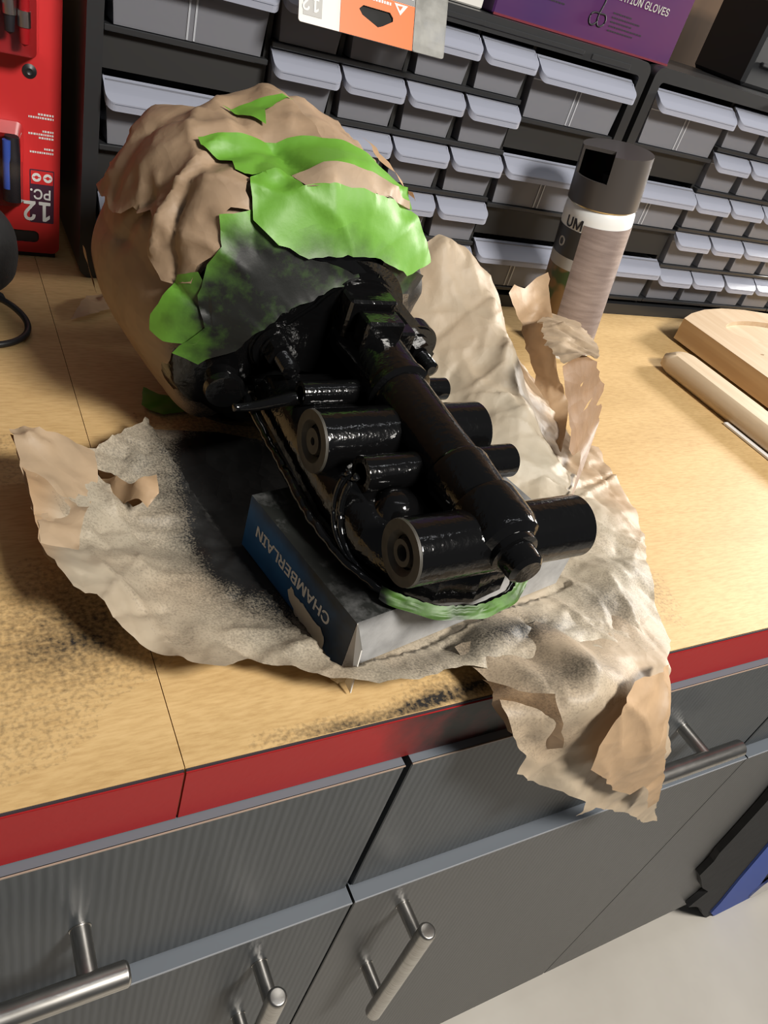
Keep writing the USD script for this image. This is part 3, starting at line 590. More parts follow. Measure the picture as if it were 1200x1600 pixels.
# rolled rim of the reservoir masked with tape: green at the front, black elsewhere
rp = nose(.0035).exterior; L_ = rp.length; rr = A([rp.interpolate(q).coords[0] for q in np.linspace(0, L_, 160, endpoint=False)])
def rim_curve(sel): return [F(b, a, -.0385) for a, b in sel]
front = (rr[:, 1] < -.150) & (rr[:, 0] > -.052); o_ = np.argsort(np.where(front, np.arctan2(rr[:, 1] + .12, rr[:, 0] + .007), 9))[:front.sum()]
rb = np.r_[rr, rr[:1]]
def rim_strip(pts, name, m, **kw):
    p = A(pts); jit = np.random.default_rng(3).normal(0, .00025, p.shape); p = p + jit
    return part(bo, name, tube(smooth_path(p, len(p) * 2), .0026 + .0002 * np.sin(np.linspace(0, 40, len(p) * 2)), 10), m, True, **kw)
rim_strip(rim_curve(rb), 'rim_tape', EN, label='masking tape rolled round the reservoir rim, painted black')
fo = rr[o_][::2]; cc_ = A([-.007, -.10])
def off_(g): return cc_ + (fo - cc_) * (1 + g / np.linalg.norm(fo - cc_, axis=1, keepdims=True))
TAPE_RIM = ([F(b, a, -.0345) for a, b in off_(.0005)], [F(b, a, -.0400) + A([0, 0, .0012]) for a, b in off_(.0062)])
# wire bail of the reservoir hanging down the left side
bail = smooth_path([F(-.128, -.0535, -.004), F(-.1275, -.0565, -.010), F(-.130, -.0585, -.020), F(-.138, -.0590, -.032), F(-.150, -.0580, -.037), F(-.166, -.0535, -.0390), F(-.180, -.0430, -.0385)], 50)
part(bo, 'wire_bail', [tube(bail, .0019, 8), tube(bail + A([-.0028, .003, .0008]), .0013, 8)], EN, True)
rodp = smooth_path([F(-.056, -.0545, -.012), F(-.054, -.066, -.016), F(-.051, -.078, -.021), F(-.050, -.088, -.022)], 24)
part(bo, 'bleeder_hose', tube(rodp, np.linspace(.0042, .0022, 24), 10), EN, True)
part(bo, 'check_valve', [lathe(C2 + .012 * A2 - .050 * U2 - .022 * W2, -A2 - .3 * U2, [(0, .016), (.012, .015), (.014, .010), (.024, .009), (.026, .012), (.030, .011), (.032, 0)], 28)], EN, 30)
v, t = patch([F(-.026, .026, -.024), F(-.028, .046, -.022), F(-.046, .050, -.026), F(-.058, .040, -.030), F(-.050, .026, -.028)], [], F(-.04, .04, -.025), U, AX, .002, ((.006, .0012, 1),), 71)
part(bo, 'green_tape', (v, t), 'green_tape', True, attrs={'spray': 0 * v[:, 0] + .35}, label='loose end of green masking tape')

# ------------------------------------------------------------------ the blue carton under the master cylinder
bx = thing('carton', 'flat blue carton with white lettering, grey with overspray, under the master cylinder', 'box', (.161, .203, .004))
BN = A([.1605, .2030, .0]); e1 = A([.167, .034, 0.]); e1 /= np.linalg.norm(e1); e2 = A([-e1[1], e1[0], 0.]); ez = A([0, 0, 1.])
BL, BW, B0, B1 = .170, .100, .0050, .0405
def bp(a, b, z): return BN + a * e1 + b * e2 + z * ez
def quadgrid(o, ea, eb, la, lb, na, nb):
    a, b = np.meshgrid(np.linspace(0, la, na), np.linspace(0, lb, nb), indexing='ij'); v = A(o) + a.ravel()[:, None] * A(ea) + b.ravel()[:, None] * A(eb)
    i, j = np.meshgrid(np.arange(na - 1), np.arange(nb - 1), indexing='ij'); q = (i * nb + j).ravel()
    return v, np.vstack([np.c_[q, q + nb, q + nb + 1], np.c_[q, q + nb + 1, q + 1]]), a.ravel(), b.ravel()
core = box(.0004, .0004, B0 + .0004, BL - .0004, BW - .0004, B1 - .0004); cv = A(core.vertices); core.vertices = BN + cv[:, :1] * e1 + cv[:, 1:2] * e2 + cv[:, 2:] * ez; core.fix_normals()
part(bx, 'body', core, 'box_card')
v, f, a, b = quadgrid(bp(0, BW, B0), -e2, ez, BW, B1 - B0, 50, 16)
lf = part(bx, 'side_panel', (v, f), 'box_blue', attrs={'spray': np.clip(.10 + .75 * sstep(.03, .105, a) + .6 * sstep(.026, .036, b) - .55 * sstep(.08, .0, a) * 0, 0, .93)}, label='blue printed side')
part(lf, 'lettering', text('CHAMBERLAIN', .0068, bp(-.0001, .0165, B0 + .0225), e2, -ez, True, .00025, 1.06), 'white_card', label='white lettering, upside down')
tear = Polygon(ragged([(.014, .0), (.017, .0075), (.024, .0095), (.036, .0105), (.046, .0100), (.050, .0125), (.052, .0085), (.049, .0040), (.043, .0)], amp=.0005, step=.002, seed=3)).buffer(0)
part(lf, 'torn_patch', extrude(tear, .0003, bp(-.0003, 0, B0 + .0004), e2, ez, -e1), 'bare_board', label='torn patch of bare board')
v, f, a, b = quadgrid(bp(0, -.0002, B0), e1, ez, BL, B1 - B0, 70, 20)
part(bx, 'front_panel', (v, f), 'box_grey', attrs={'spray': np.clip(.62 * sstep(.026, .036, b) + .15 + .3 * fbm1(v, 30, 3), 0, .8)}, label='front end grey with overspray')
v, f, a, b = quadgrid(bp(0, 0, B1), e1, e2, BL, BW, 60, 40)
part(bx, 'top_panel', (v, f), 'box_grey', attrs={'spray': np.clip(1.1 - .75 * sstep(.030, .005, b) * sstep(.02, .06, a) - .5 * sstep(.12, .17, a), 0, 1)})
flp = A([bp(0, -.0004, B1), bp(0, -.0004, B0), bp(-.001, -.012, B0 - .0025), bp(.001, -.0075, B1 - .012)])
part(bx, 'end_flap', (np.vstack([flp, flp + A([.0006, 0, 0])]), [(0, 1, 2), (0, 2, 3), (4, 6, 5), (4, 7, 6), (0, 4, 5), (0, 5, 1), (1, 5, 6), (1, 6, 2), (2, 6, 7), (2, 7, 3)]), 'white_card', label='pale end flap at the corner')

# ------------------------------------------------------------------ crumpled masking paper
def paper_spray(v):
    x, y = v[:, 0], v[:, 1]; n = fbm1(v, 28, 8, 4)
    s = 1.6 * np.exp(-((x - .185) / .060) ** 2 - ((y - .340) / .075) ** 2) + .9 * np.exp(-((x - .145) / .030) ** 2 - ((y - .360) / .050) ** 2)
    s += .75 * np.exp(-((x - .126) / .020) ** 2 - ((y - .285) / .040) ** 2) + .45 * np.exp(-((x - .145) / .02) ** 2 - ((y - .245) / .035) ** 2)
    s = 1.12 * s
    s += .85 * np.exp(-((x - .262) / .045) ** 2 - ((y - .197) / .011) ** 2) + .50 * np.exp(-((x - .345) / .020) ** 2 - ((y - .205) / .018) ** 2)
    s += .35 * np.exp(-((x - .195) / .03) ** 2 - ((y - .188) / .012) ** 2)
    s += .22 * np.exp(-((x - .39) / .03) ** 2 - ((y - .235) / .03) ** 2)
    s += .20 * np.exp(-((x - .10) / .03) ** 2 - ((y - .36) / .04) ** 2)
    return np.clip(s * (1 + .9 * n), 0, 1.6)
def on_bench(v):
    v = v.copy(); e_ = (v - BN) @ e1; f_ = (v - BN) @ e2; inb = sstep(-.012, -.002, e_) * (1 - sstep(BL + .002, BL + .012, e_)) * sstep(-.012, -.002, f_)
    v[:, 2] = np.where(inb * (v[:, 0] < .36) * (v[:, 1] < .42) > .5, np.minimum(v[:, 2], .0040), v[:, 2]); v[:, 2] = np.maximum(v[:, 2], .0012 + .0006 * (fbm1(v, 90, 4) + .5)); return v
S1 = [(.029, .364, .040), (.033, .322, .034), (.035, .280, .030), (.043, .250, .030), (.053, .250, .026), (.061, .234, .022), (.072, .223, .018), (.084, .210, .020), (.099, .203, .020), (.114, .212, .012), (.129, .204, .012), (.148, .189, .016), (.167, .180, .018), (.189, .179, .016), (.208, .184, .012), (.225, .182, .012), (.237, .178, .012), (.260, .174, .012), (.286, .172, .010), (.318, .173, .008), (.349, .178, .006), (.377, .180, .003), (.386, .205, .004), (.405, .231, .004), (.427, .260, .004), (.450, .301, .004), (.461, .339, .005), (.474, .372, .006),
      (.450, .377, .003), (.468, .434, .003), (.470, .480, .010), (.440, .510, .040), (.405, .522, .080), (.372, .520, .104), (.347, .508, .112), (.322, .500, .085), (.290, .455, .020), (.250, .420, .003), (.200, .395, .003),
      (.158, .412, .004), (.116, .417, .012), (.092, .390, .014), (.073, .369, .020), (.052, .364, .034)]
K1 = [(.052, .319, .022), (.072, .340, .012), (.104, .378, .008), (.127, .356, .004), (.075, .288, .012), (.100, .280, .006), (.097, .243, .008), (.134, .277, .004), (.139, .247, .004), (.148, .226, .005), (.083, .252, .010), (.175, .194, .012), (.197, .193, .010), (.225, .203, .004), (.241, .195, .014), (.257, .195, .016), (.285, .196, .014), (.323, .222, .003), (.348, .241, .003), (.340, .212, .006), (.372, .228, .012), (.401, .280, .008), (.376, .279, .006), (.374, .300, .006),
      (.170, .260, .003), (.200, .260, .003), (.240, .260, .003), (.290, .260, .003), (.330, .270, .003), (.200, .340, .003), (.240, .340, .003), (.285, .340, .004), (.290, .380, .006), (.290, .420, .010), (.300, .300, .003),
      (.347, .496, .112), (.374, .495, .104), (.386, .460, .088), (.388, .420, .062), (.391, .380, .042), (.393, .352, .026), (.385, .325, .015),
      (.330, .460, .060), (.335, .480, .078), (.352, .470, .078), (.350, .450, .064), (.340, .420, .036), (.338, .380, .024), (.345, .340, .012), (.365, .420, .050), (.370, .455, .078), (.362, .480, .092),
      (.418, .460, .045), (.412, .420, .028), (.410, .385, .016), (.412, .350, .008), (.415, .490, .070)]
kp = thing('masking_paper', 'large crumpled brown kraft paper under the booster, speckled with black overspray', 'paper', (.25, .30, .0))
hole = [(.069, .3535, .02), (.080, .3520, .02), (.094, .3350, .02), (.086, .3300, .02), (.078, .3400, .02)]
v, t = patch(S1, K1, (0, 0, 0), (1, 0, 0), (0, 1, 0), .0021, ((.034, .0045, 1), (.013, .0018, 2), (.006, .0004, 3)), 11, holes=[hole], floor=on_bench, lift=.003, creases=(120, .0030, .0026))
def dust_of(v): return np.clip(.80 - .55 * sstep(.395, .44, v[:, 0]) - .30 * sstep(.03, .10, v[:, 2]) - .5 * sstep(.36, .345, v[:, 1]) * 0 + .6 * fbm1(v, 25, 2) - .75 * (1 - sstep(.040, .062, v[:, 0] + .25 * (.33 - v[:, 1]))), 0, 1)
sh = part(kp, 'sheet', (v, t), 'kraft_paper', True, attrs={'spray': paper_spray(v), 'dust': dust_of(v)})
tc = [(.070, .352, .020), (.076, .339, .030), (.080, .322, .034), (.099, .332, .030), (.095, .316, .028), (.090, .318, .020), (.084, .340, .014)]
v, t = patch([(.070, .354, .016), (.079, .343, .026), (.086, .330, .031), (.099, .337, .030), (.097, .322, .029), (.090, .316, .024), (.081, .330, .016), (.073, .344, .012)], [(.086, .322, .026)], (0, 0, 0), (1, 0, 0), (0, 1, 0), .002, ((.008, .0008, 1),), 12)
part(kp, 'torn_curl', (v, t), 'kraft_paper', True, attrs={'spray': 0 * v[:, 0], 'dust': 0 * v[:, 0] + .1}, label='torn curl of clean brown paper')
# folded-back wing tip at the far left: clean inner side of the paper
v, t = patch([(.0285, .365, .0420), (.0325, .322, .0362), (.035, .282, .0322), (.044, .268, .029), (.052, .290, .026), (.060, .318, .026), (.070, .345, .022), (.072, .368, .024), (.052, .3655, .037)], [(.05, .325, .030)], (0, 0, 0), (1, 0, 0), (0, 1, 0), .0024, ((.020, .0018, 1), (.008, .0005, 2)), 13, creases=(14, .0042, .0045))
part(kp, 'folded_wing', (v, t), 'kraft_paper', True, attrs={'spray': 0 * v[:, 0], 'dust': 0 * v[:, 0] + .30}, label='folded-back clean brown tip')
# front end hanging over the bench edge
ex, ey = A([1., 0, 0]), A([0, -.7071, -.7071]) * -1
D1 = [(.229, .174, .014), (.223, .200, .012), (.254, .205, .012), (.298, .212, .008), (.333, .205, .008), (.375, .200, .005), (.376, .178, .005), (.351, .160, .015), (.338, .140, .004), (.365, .130, -.049), (.390, .128, -.093), (.421, .128, -.144), (.402, .127, -.136), (.367, .127, -.105), (.322, .129, -.078), (.308, .133, -.085), (.302, .131, -.063), (.272, .134, -.042), (.241, .138, -.021), (.241, .140, -.007), (.230, .145, .006), (.225, .156, .017)]
KD = [(.275, .158, .036), (.262, .139, .026), (.280, .133, -.021), (.249, .147, .030), (.262, .140, .002), (.248, .163, .028), (.298, .152, .026), (.289, .139, .010), (.306, .140, .012), (.338, .129, -.040), (.308, .134, -.024), (.262, .139, -.026), (.307, .134, -.037), (.300, .185, .014), (.260, .185, .016), (.340, .180, .012)]
v, t = patch(D1, KD, (0, .173, 0), ex, ey, .0024, ((.030, .0040, 1), (.012, .0014, 2), (.006, .0004, 3)), 14, creases=(30, .0035, .004))
v[:, 2] = np.where(v[:, 1] > .168, np.maximum(v[:, 2], .0022), v[:, 2])
part(kp, 'hanging_end', (v, t), 'kraft_paper', True, attrs={'spray': paper_spray(v) * (v[:, 1] > .150) + .55 * np.exp(-((v[:, 0] - .265) / .030) ** 2 - ((v[:, 1] - .158) / .010) ** 2), 'dust': np.clip(.55 + .5 * fbm1(v, 25, 3), 0, 1)}, label='brown paper end hanging over the bench edge')
fp = [(.221, .170, .022), (.224, .157, .032), (.237, .151, .030), (.243, .1445, .036), (.248, .139, .024), (.259, .1345, .0), (.258, .142, -.012), (.245, .147, -.010), (.232, .150, .003), (.226, .161, .012)]
v, t = patch(fp, [(.240, .150, .008)], (.24, .15, .01), ex, ey, .0020, ((.012, .0014, 1), (.006, .0004, 2)), 15, lam=1e-6)
part(kp, 'curled_flap', (v, t), 'kraft_paper', True, attrs={'spray': 0 * v[:, 0] + .18 * (v[:, 2] > .02), 'dust': 0 * v[:, 0] + .05}, label='curled flap of clean brown paper at the bench edge')
v, t = patch([(.339, .153, .022), (.293, .141, .035), (.277, .132, .026), (.272, .1265, .008), (.276, .1250, -.012), (.288, .1240, -.022), (.310, .1220, -.043), (.331, .1220, -.057), (.338, .1215, -.050), (.365, .1210, -.087), (.369, .1200, -.079), (.352, .1215, -.045), (.330, .1220, -.010), (.323, .133, .016)], [(.305, .1235, -.010), (.310, .130, .015), (.335, .1215, -.035)], (.31, .13, -.02), ex, ey, .0020, ((.020, .0022, 1), (.008, .0007, 2)), 16, lam=1e-6, creases=(12, .0035, .0035))
part(kp, 'folded_layer', (v, t), 'kraft_paper', True, attrs={'spray': 0 * v[:, 0], 'dust': 0 * v[:, 0] + .08}, label='folded-over clean brown layer of the hanging end')

tv_, tf_ = ribbon(TAPE_RIM[1], TAPE_RIM[0], n=90, m=12, crumple=((.010, .0006, 1),), seed=31)
part(bo, 'rim_tape', (tv_, tf_), 'green_tape', True, attrs={'spray': np.clip(.62 + 1.5 * fbm1(tv_, 70, 6, 3) + .5 * sstep(.185, .165, tv_[:, 0]), 0, 1)}, label='green masking tape on the front of the reservoir rim')
# torn strip of paper standing on edge between the sheet and the spray can
ts = thing('torn_paper_strip', 'torn brown paper strip standing on edge in front of the spray can', 'paper', (.45, .40, .0))
tn = A([-.62, -.55, .0]); tn /= np.linalg.norm(tn); tx = A([-tn[1], tn[0], 0.]); tx = tx if tx[0] > 0 else -tx; ty = np.cross(tn, tx); ty = ty if ty[2] > 0 else -ty
tx = np.cross(ty, tn)
def clean(v, d=0.): return {'spray': 0 * v[:, 0], 'dust': 0 * v[:, 0] + d}
def up_(v): v = v.copy(); v[:, 2] = np.maximum(v[:, 2], .0016); return v
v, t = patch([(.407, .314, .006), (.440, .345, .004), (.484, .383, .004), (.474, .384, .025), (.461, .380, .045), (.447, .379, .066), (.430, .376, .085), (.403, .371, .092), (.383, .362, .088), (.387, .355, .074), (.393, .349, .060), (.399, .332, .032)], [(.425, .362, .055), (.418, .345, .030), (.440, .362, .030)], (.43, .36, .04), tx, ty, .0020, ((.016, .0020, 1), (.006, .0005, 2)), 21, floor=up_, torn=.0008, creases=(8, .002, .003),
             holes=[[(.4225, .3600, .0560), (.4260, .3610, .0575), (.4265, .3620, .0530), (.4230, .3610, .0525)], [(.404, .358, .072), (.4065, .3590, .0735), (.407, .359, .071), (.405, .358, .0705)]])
part(ts, 'standing_strip', (v, t), 'kraft_shaded', True, attrs=clean(v), label='underside of the strip, its shade painted in as darker brown, with pinholes')
v, t = patch([(.488, .500, .062), (.495, .470, .070), (.466, .425, .079), (.432, .378, .087), (.414, .370, .093), (.396, .363, .095), (.380, .359, .091), (.386, .375, .088), (.394, .393, .086), (.414, .428, .081), (.446, .470, .071)], [(.440, .425, .088)], (.44, .43, .08), (1, 0, 0), (0, 1, 0), .0022, ((.014, .0024, 1), (.006, .0006, 2)), 23, creases=(10, .003, .003), torn=.0008)
part(ts, 'bridge', (v, t), 'kraft_paper', True, attrs=clean(v, .45), label='top of the strip, greyed by overspray')
v, t = patch([(.430, .500, .079), (.441, .510, .083), (.454, .510, .080), (.476, .525, .085), (.491, .530, .089), (.475, .487, .068), (.464, .450, .046), (.465, .434, .030), (.471, .418, .014), (.450, .378, .003), (.434, .364, .003), (.441, .395, .004), (.461, .444, .010), (.466, .484, .030), (.447, .494, .058)], [(.462, .500, .060), (.466, .460, .030)], (.46, .49, .05), tx, ty, .0022, ((.018, .0030, 1), (.007, .0007, 2)), 24, floor=up_, torn=.0008, creases=(10, .003, .003))
part(ts, 'back_wall', (v, t), 'kraft_paper', True, attrs=clean(v, .12), label='brown back wall of the torn strip')

# ------------------------------------------------------------------ spray can
cb, ct_ = A([.5700, .5570, .0]), A([.5415, .5600, .198]); cd = ct_ - cb; cd /= np.linalg.norm(cd)
sc = thing('spray_can', 'spray paint can with a dark grey cap behind the crumpled paper', 'spray can', tuple(cb + A([0, 0, .001])))
cu = np.cross(cd, [0, 1., 0]); cu /= np.linalg.norm(cu); cw = np.cross(cd, cu)     # cu ~ across, cw ~ depth
def shell(r, t0, t1, a0, a1, n=40, m=2):
    a = np.linspace(a0, a1, n); tt = np.linspace(t0, t1, m)
    v = (cb + tt[:, None, None] * cd + r * (np.cos(a)[None, :, None] * VX + np.sin(a)[None, :, None] * VY)).reshape(-1, 3)
    i, j = np.meshgrid(np.arange(m - 1), np.arange(n - 1), indexing='ij'); q = (i * n + j).ravel()
    return v, np.vstack([np.c_[q, q + 1, q + n + 1], np.c_[q, q + n + 1, q + n]])
view = A([0, 0, CAM_Z]) - (cb + .1 * cd); VX = view - (view @ cd) * cd; VX /= np.linalg.norm(VX); VY = np.cross(cd, VX)   # VX faces the camera's side, VY to its right
R0 = .0330
part(sc, 'body', lathe(cb, cd, [(.0, 0), (.0, .029), (.001, .0315), (.004, .0330), (.140, .0330), (.146, .0325), (.150, .0305), (.152, .0285), (.152, 0)], 64), 'can_white', 30)
part(sc, 'dried_paint', shell(R0 + .0003, .006, .1365, -.30, 2.2, 60, 20), 'can_sprayed', True, label='sprayed metallic pinkish grey panel')
lb = part(sc, 'label', shell(R0 + .00025, .103, .129, -1.9, -.30, 40, 3), 'label_dark', True, label='dark label band')
part(sc, 'label', shell(R0 + .00025, .006, .092, -1.9, -.30, 40, 3), 'can_camo', True, label='green and brown camouflage print')
part(sc, 'label', shell(R0 + .00028, .092, .103, -1.9, -.30, 40, 3), 'pale_grey_card', True)
def wrap_text(s, h, t0, a0, r):
    m = meshkit.text_mesh(s, h, .0003, True); v = A(m.vertices); a = a0 + v[:, 0] / r
    m.vertices = cb + (t0 + v[:, 1])[:, None] * cd + (r + v[:, 2])[:, None] * (np.cos(a)[:, None] * VX + np.sin(a)[:, None] * VY); return m
part(sc, 'lettering', wrap_text('UM', .0090, .1305, -.92, R0 + .0003), 'dark_print', label='dark capital letters')
lr = shell(R0 + .0005, .093, .094, -1.0, -.9)
part(sc, 'emblem', [wrap_text('O', .0085, .1110, -1.02, R0 + .0004)], 'pale_grey_card', label='pale round mark')
part(sc, 'rim', lathe(cb, cd, [(.1495, .0300), (.1500, .0312), (.1512, .0316), (.1525, .0308), (.1530, .0290)], 64), 'brass_rim', 40)
capm = m3.Manifold.cylinder(.046, .0330, .0322, 72) - m3.Manifold.cylinder(.044, .0308, .0302, 72).translate([0, 0, -.001])
capm = capm - m3.Manifold.cube([.030, .030, .034], True).translate([.026, -.016, .040])
q = capm.to_mesh(); cvv = A(q.vert_properties[:, :3]); capv = cb + (.1515 + cvv[:, 2])[:, None] * cd + cvv[:, :1] * VX + cvv[:, 1:2] * VY
part(sc, 'cap', (capv, A(q.tri_verts)), 'cap_plastic', 35, label='dark grey cap with a finger notch')
part(sc, 'nozzle', lathe(cb + .150 * cd, cd, [(0, .012), (.010, .012), (.012, .007), (.026, .007), (.028, 0)], 28), 'black_plastic', 30)

# ------------------------------------------------------------------ wooden board and stick at the right
wb = thing('wooden_board', 'pale thick wooden board with a rounded corner and routed recess', 'wood', (.80, .5, .003))
prof = Polygon([(.772, .19), (.772, .583), (.800, .598), (.838, .612), (.880, .620), (.925, .621), (.970, .615), (1.01, .600), (1.04, .575), (1.055, .54), (1.06, .19)])
man = m3.Manifold.extrude(m3.CrossSection([np.asarray(prof.exterior.coords)[:-1][::-1] if Polygon(prof).exterior.is_ccw is False else np.asarray(prof.exterior.coords)[:-1]]), .026).translate([0, 0, .004])
man = man - m3.Manifold.cylinder(.02, .050, .050, 64).scale([1.6, .62, 1]).translate([.905, .556, .0245]) - m3.Manifold.cylinder(.02, .0014, .0014, 16).scale([2.2, 1, 1]).translate([.822, .500, .0245])
part(wb, 'board', man, 'board_wood', 25)
v = A([(.7717, .19, .0042), (.7717, .5829, .0042), (.7717, .5829, .0298), (.7717, .19, .0298)])
part(wb, 'sawn_edge', (v, [(0, 2, 1), (0, 3, 2)]), 'board_side', label='darker sawn edge')
part(wb, 'foot', [box(.80, .20, 0, .83, .26, .004), box(.80, .50, 0, .83, .54, .004), box(.98, .30, 0, 1.01, .34, .004)], 'board_side')
sk = thing('wooden_stick', 'pale round-nosed wooden stick with notches lying beside the wooden board', 'wood', (.70, .4, 0))
pr = rrect(.682, 0, .722, .022, .0085)
stick = m3.Manifold.hull(m3.Manifold.extrude(m3.CrossSection([np.asarray(rrect(.682, .215, .722, .522, .014).exterior.coords)[:-1]]), .010).translate([0, 0, .006]) + m3.Manifold.extrude(m3.CrossSection([np.asarray(rrect(.688, .215, .716, .514, .012).exterior.coords)[:-1]]), .0225).translate([0, 0, .0]))
stick = stick - m3.Manifold.cube([.02, .022, .05], True).translate([.7265, .478, .015]) - m3.Manifold.cube([.018, .10, .05], True).translate([.7245, .352, .015])
part(sk, 'shaft', stick, 'stick_wood', 40)
part(sk, 'metal_strip', box(.6770, .225, .0005, .6835, .408, .0028, .0004), 'white_metal', label='thin white strip under the stick')
ck = thing('wood_offcut', 'small pale wood wedge lying between the stick and the board', 'wood', (.752, .36, 0))
part(ck, 'wedge', trimesh.convex.convex_hull(A([(.738, .395, 0), (.765, .372, 0), (.738, .33, 0), (.766, .32, 0), (.744, .388, .014), (.764, .370, .014), (.742, .33, .014), (.765, .325, .014)])), 'stick_wood')

# ------------------------------------------------------------------ red screwdriver card at the left, standing upside down
rc = thing('screwdriver_card', 'red blister card of screwdrivers standing upside down left of the organizer', 'packaging', (.02, .68, .003))
RX0, RX1, RY = -.085, .0957, .680
card = rrect(RX0, .004, RX1, .300, .006).difference(unary_union([rrect(-.030, .0125, .0800, .0225, .004), Point(.025, .010).buffer(.006)]))
part(rc, 'card', extrude(card, .0012, (0, RY + .0012, 0), (1, 0, 0), (0, 0, 1), (0, -1, 0)) if False else extrude(card, .0012, (0, RY, 0), (1, 0, 0), (0, 0, 1), (0, 1, 0)), 'red_card')
part(rc, 'backing', box(RX0 + .002, RY + .0014, .0005, RX1 - .003, RY + .006, .296), 'black_plastic')
pnl = part(rc, 'printed_panel', extrude(rrect(.0733, .030, .0912, .0725, .0008), .0002, (0, RY - .0003, 0), (1, 0, 0), (0, 0, 1), (0, 1, 0)), 'maroon_print', label='dark printed panel')
ux, uz = A([-1., 0, 0]), A([0, 0, -1.])      # upside down
part(pnl, 'lettering', text('12', .0150, (.0905, RY - .0003, .0468), ux, uz, True, .0003, .86), 'white_print')
part(pnl, 'lettering', text('PC.', .0076, (.0895, RY - .0003, .0570), ux, uz, True, .0003, .95), 'white_print')
part(pnl, 'icons', extrude(rrect(.0740, .0612, .0905, .0716, .0005), .0002, (0, RY - .0005, 0), (1, 0, 0), (0, 0, 1), (0, 1, 0)), 'red_card', label='red icon strip')
for cx in (.0865, .0782):
    part(pnl, 'icon', extrude(Point(cx, .0665).buffer(.0034).difference(unary_union([Polygon([(cx - .0026, .0661), (cx + .0026, .0661), (cx + .0026, .0669), (cx - .0026, .0669)]), Point(cx, .0665).buffer(.0014)])), .0002, (0, RY - .0007, 0), (1, 0, 0), (0, 0, 1), (0, 1, 0)), 'white_print')
r_ = random.Random(5)
for k, (z, w_) in enumerate([(.1130, .011), (.1105, .017), (.1050, .008) if False else (.1010, .008), (.0985, .017), (.0960, .010), (.0880, .006), (.0850, .017)]):
    x = .0905; segs = []
    while x > .0905 - w_:
        l = r_.uniform(.0008, .0016); segs.append(box(x - l, RY - .0003, z, x, RY, z + .0014)); x -= l + .0005
    part(rc, 'small_print', segs, 'white_print')
part(rc, 'snap', lathe((.0737, RY - .0004, .1423), (0, 1, 0), [(0, 0), (-.0012, .0022), (-.0006, .0032), (0, .0050)], 28), 'black_plastic', 30, label='dark round snap')
def bubble(x0, z0, x1, z1, h):
    m = m3.Manifold.hull(m3.Manifold.extrude(m3.CrossSection([np.asarray(rrect(x0, z0, x1, z1, .005).exterior.coords)[:-1]]), .0005) + m3.Manifold.extrude(m3.CrossSection([np.asarray(rrect(x0 + .004, z0 + .004, x1 - .004, z1 - .004, .004).exterior.coords)[:-1]]), .0005).translate([0, 0, h]))
    q = m.to_mesh(); v = A(q.vert_properties[:, :3]); return np.c_[v[:, 0], RY - .0005 - v[:, 2], v[:, 1]], A(q.tri_verts)[:, ::-1]
part(rc, 'bubble', bubble(-.02, .152, .0800, .285, .022), 'clear_blister', 30)
part(rc, 'bubble', bubble(-.02, .044, .0690, .106, .018), 'clear_blister', 30)
for k, x in enumerate((.0695, .0600, .050)):
    part(rc, 'screwdriver_handle', lathe((x, RY - .011, .1600 + .006 * k), (0, 0, 1), [(0, 0), (.002, .0032), (.012, .0038), (.02, .0034), (.05, .0042), (.08, .0040), (.083, 0)], 14), 'red_plastic' if k != 1 else 'dark_print', 30)
    part(rc, 'ferrule', lathe((x, RY - .011, .1725 + .006 * k), (0, 0, 1), [(0, .0036), (0, .0046), (.010, .0046), (.010, .0036)], 14), 'bright_steel', 30)
part(rc, 'bit', lathe((.0600, RY - .010, .050), (0, 0, 1), [(0, 0), (0, .0070), (.030, .0070), (.034, .0060), (.048, .0050), (.048, 0)], 20), 'dark_print', 30)
part(rc, 'bit', lathe((.0560, RY - .014, .060), (0, 0, 1), [(0, 0), (0, .0030), (.036, .0030), (.036, 0)], 16), 'blue_fabric', 30)

# ------------------------------------------------------------------ rounded black pouch with a cord loop at the left edge
pc = thing('black_pouch', 'round black pouch with a dark cord loop at the left edge', 'pouch', (.02, .60, .0))
pm = trimesh.creation.icosphere(4, 1.0); pv = A(pm.vertices); pv = np.sign(pv) * np.abs(pv) ** .9
pm.vertices = A([.0205, .606, .036]) + pv * A([.0365, .032, .0355]) * (1 + .05 * fbm1(pv, 2.2, 3)[:, None]); part(pc, 'body', pm, 'black_cloth', True)
lp = smooth_path([(.034, .578, .014), (.043, .573, .012), (.050, .566, .010), (.0565, .555, .006), (.0560, .542, .0035), (.048, .530, .003), (.034, .523, .003), (.018, .525, .003), (.010, .540, .004), (.012, .560, .008), (.020, .576, .012)], 70)
part(pc, 'cord_loop', tube(lp, .0023, 10), 'black_plastic', True)
part(pc, 'cord_tab', trimesh.convex.convex_hull(A([(.030, .585, .012), (.044, .580, .010), (.046, .574, .011), (.030, .574, .016), (.03, .585, .02), (.044, .579, .014)])), 'black_plastic')

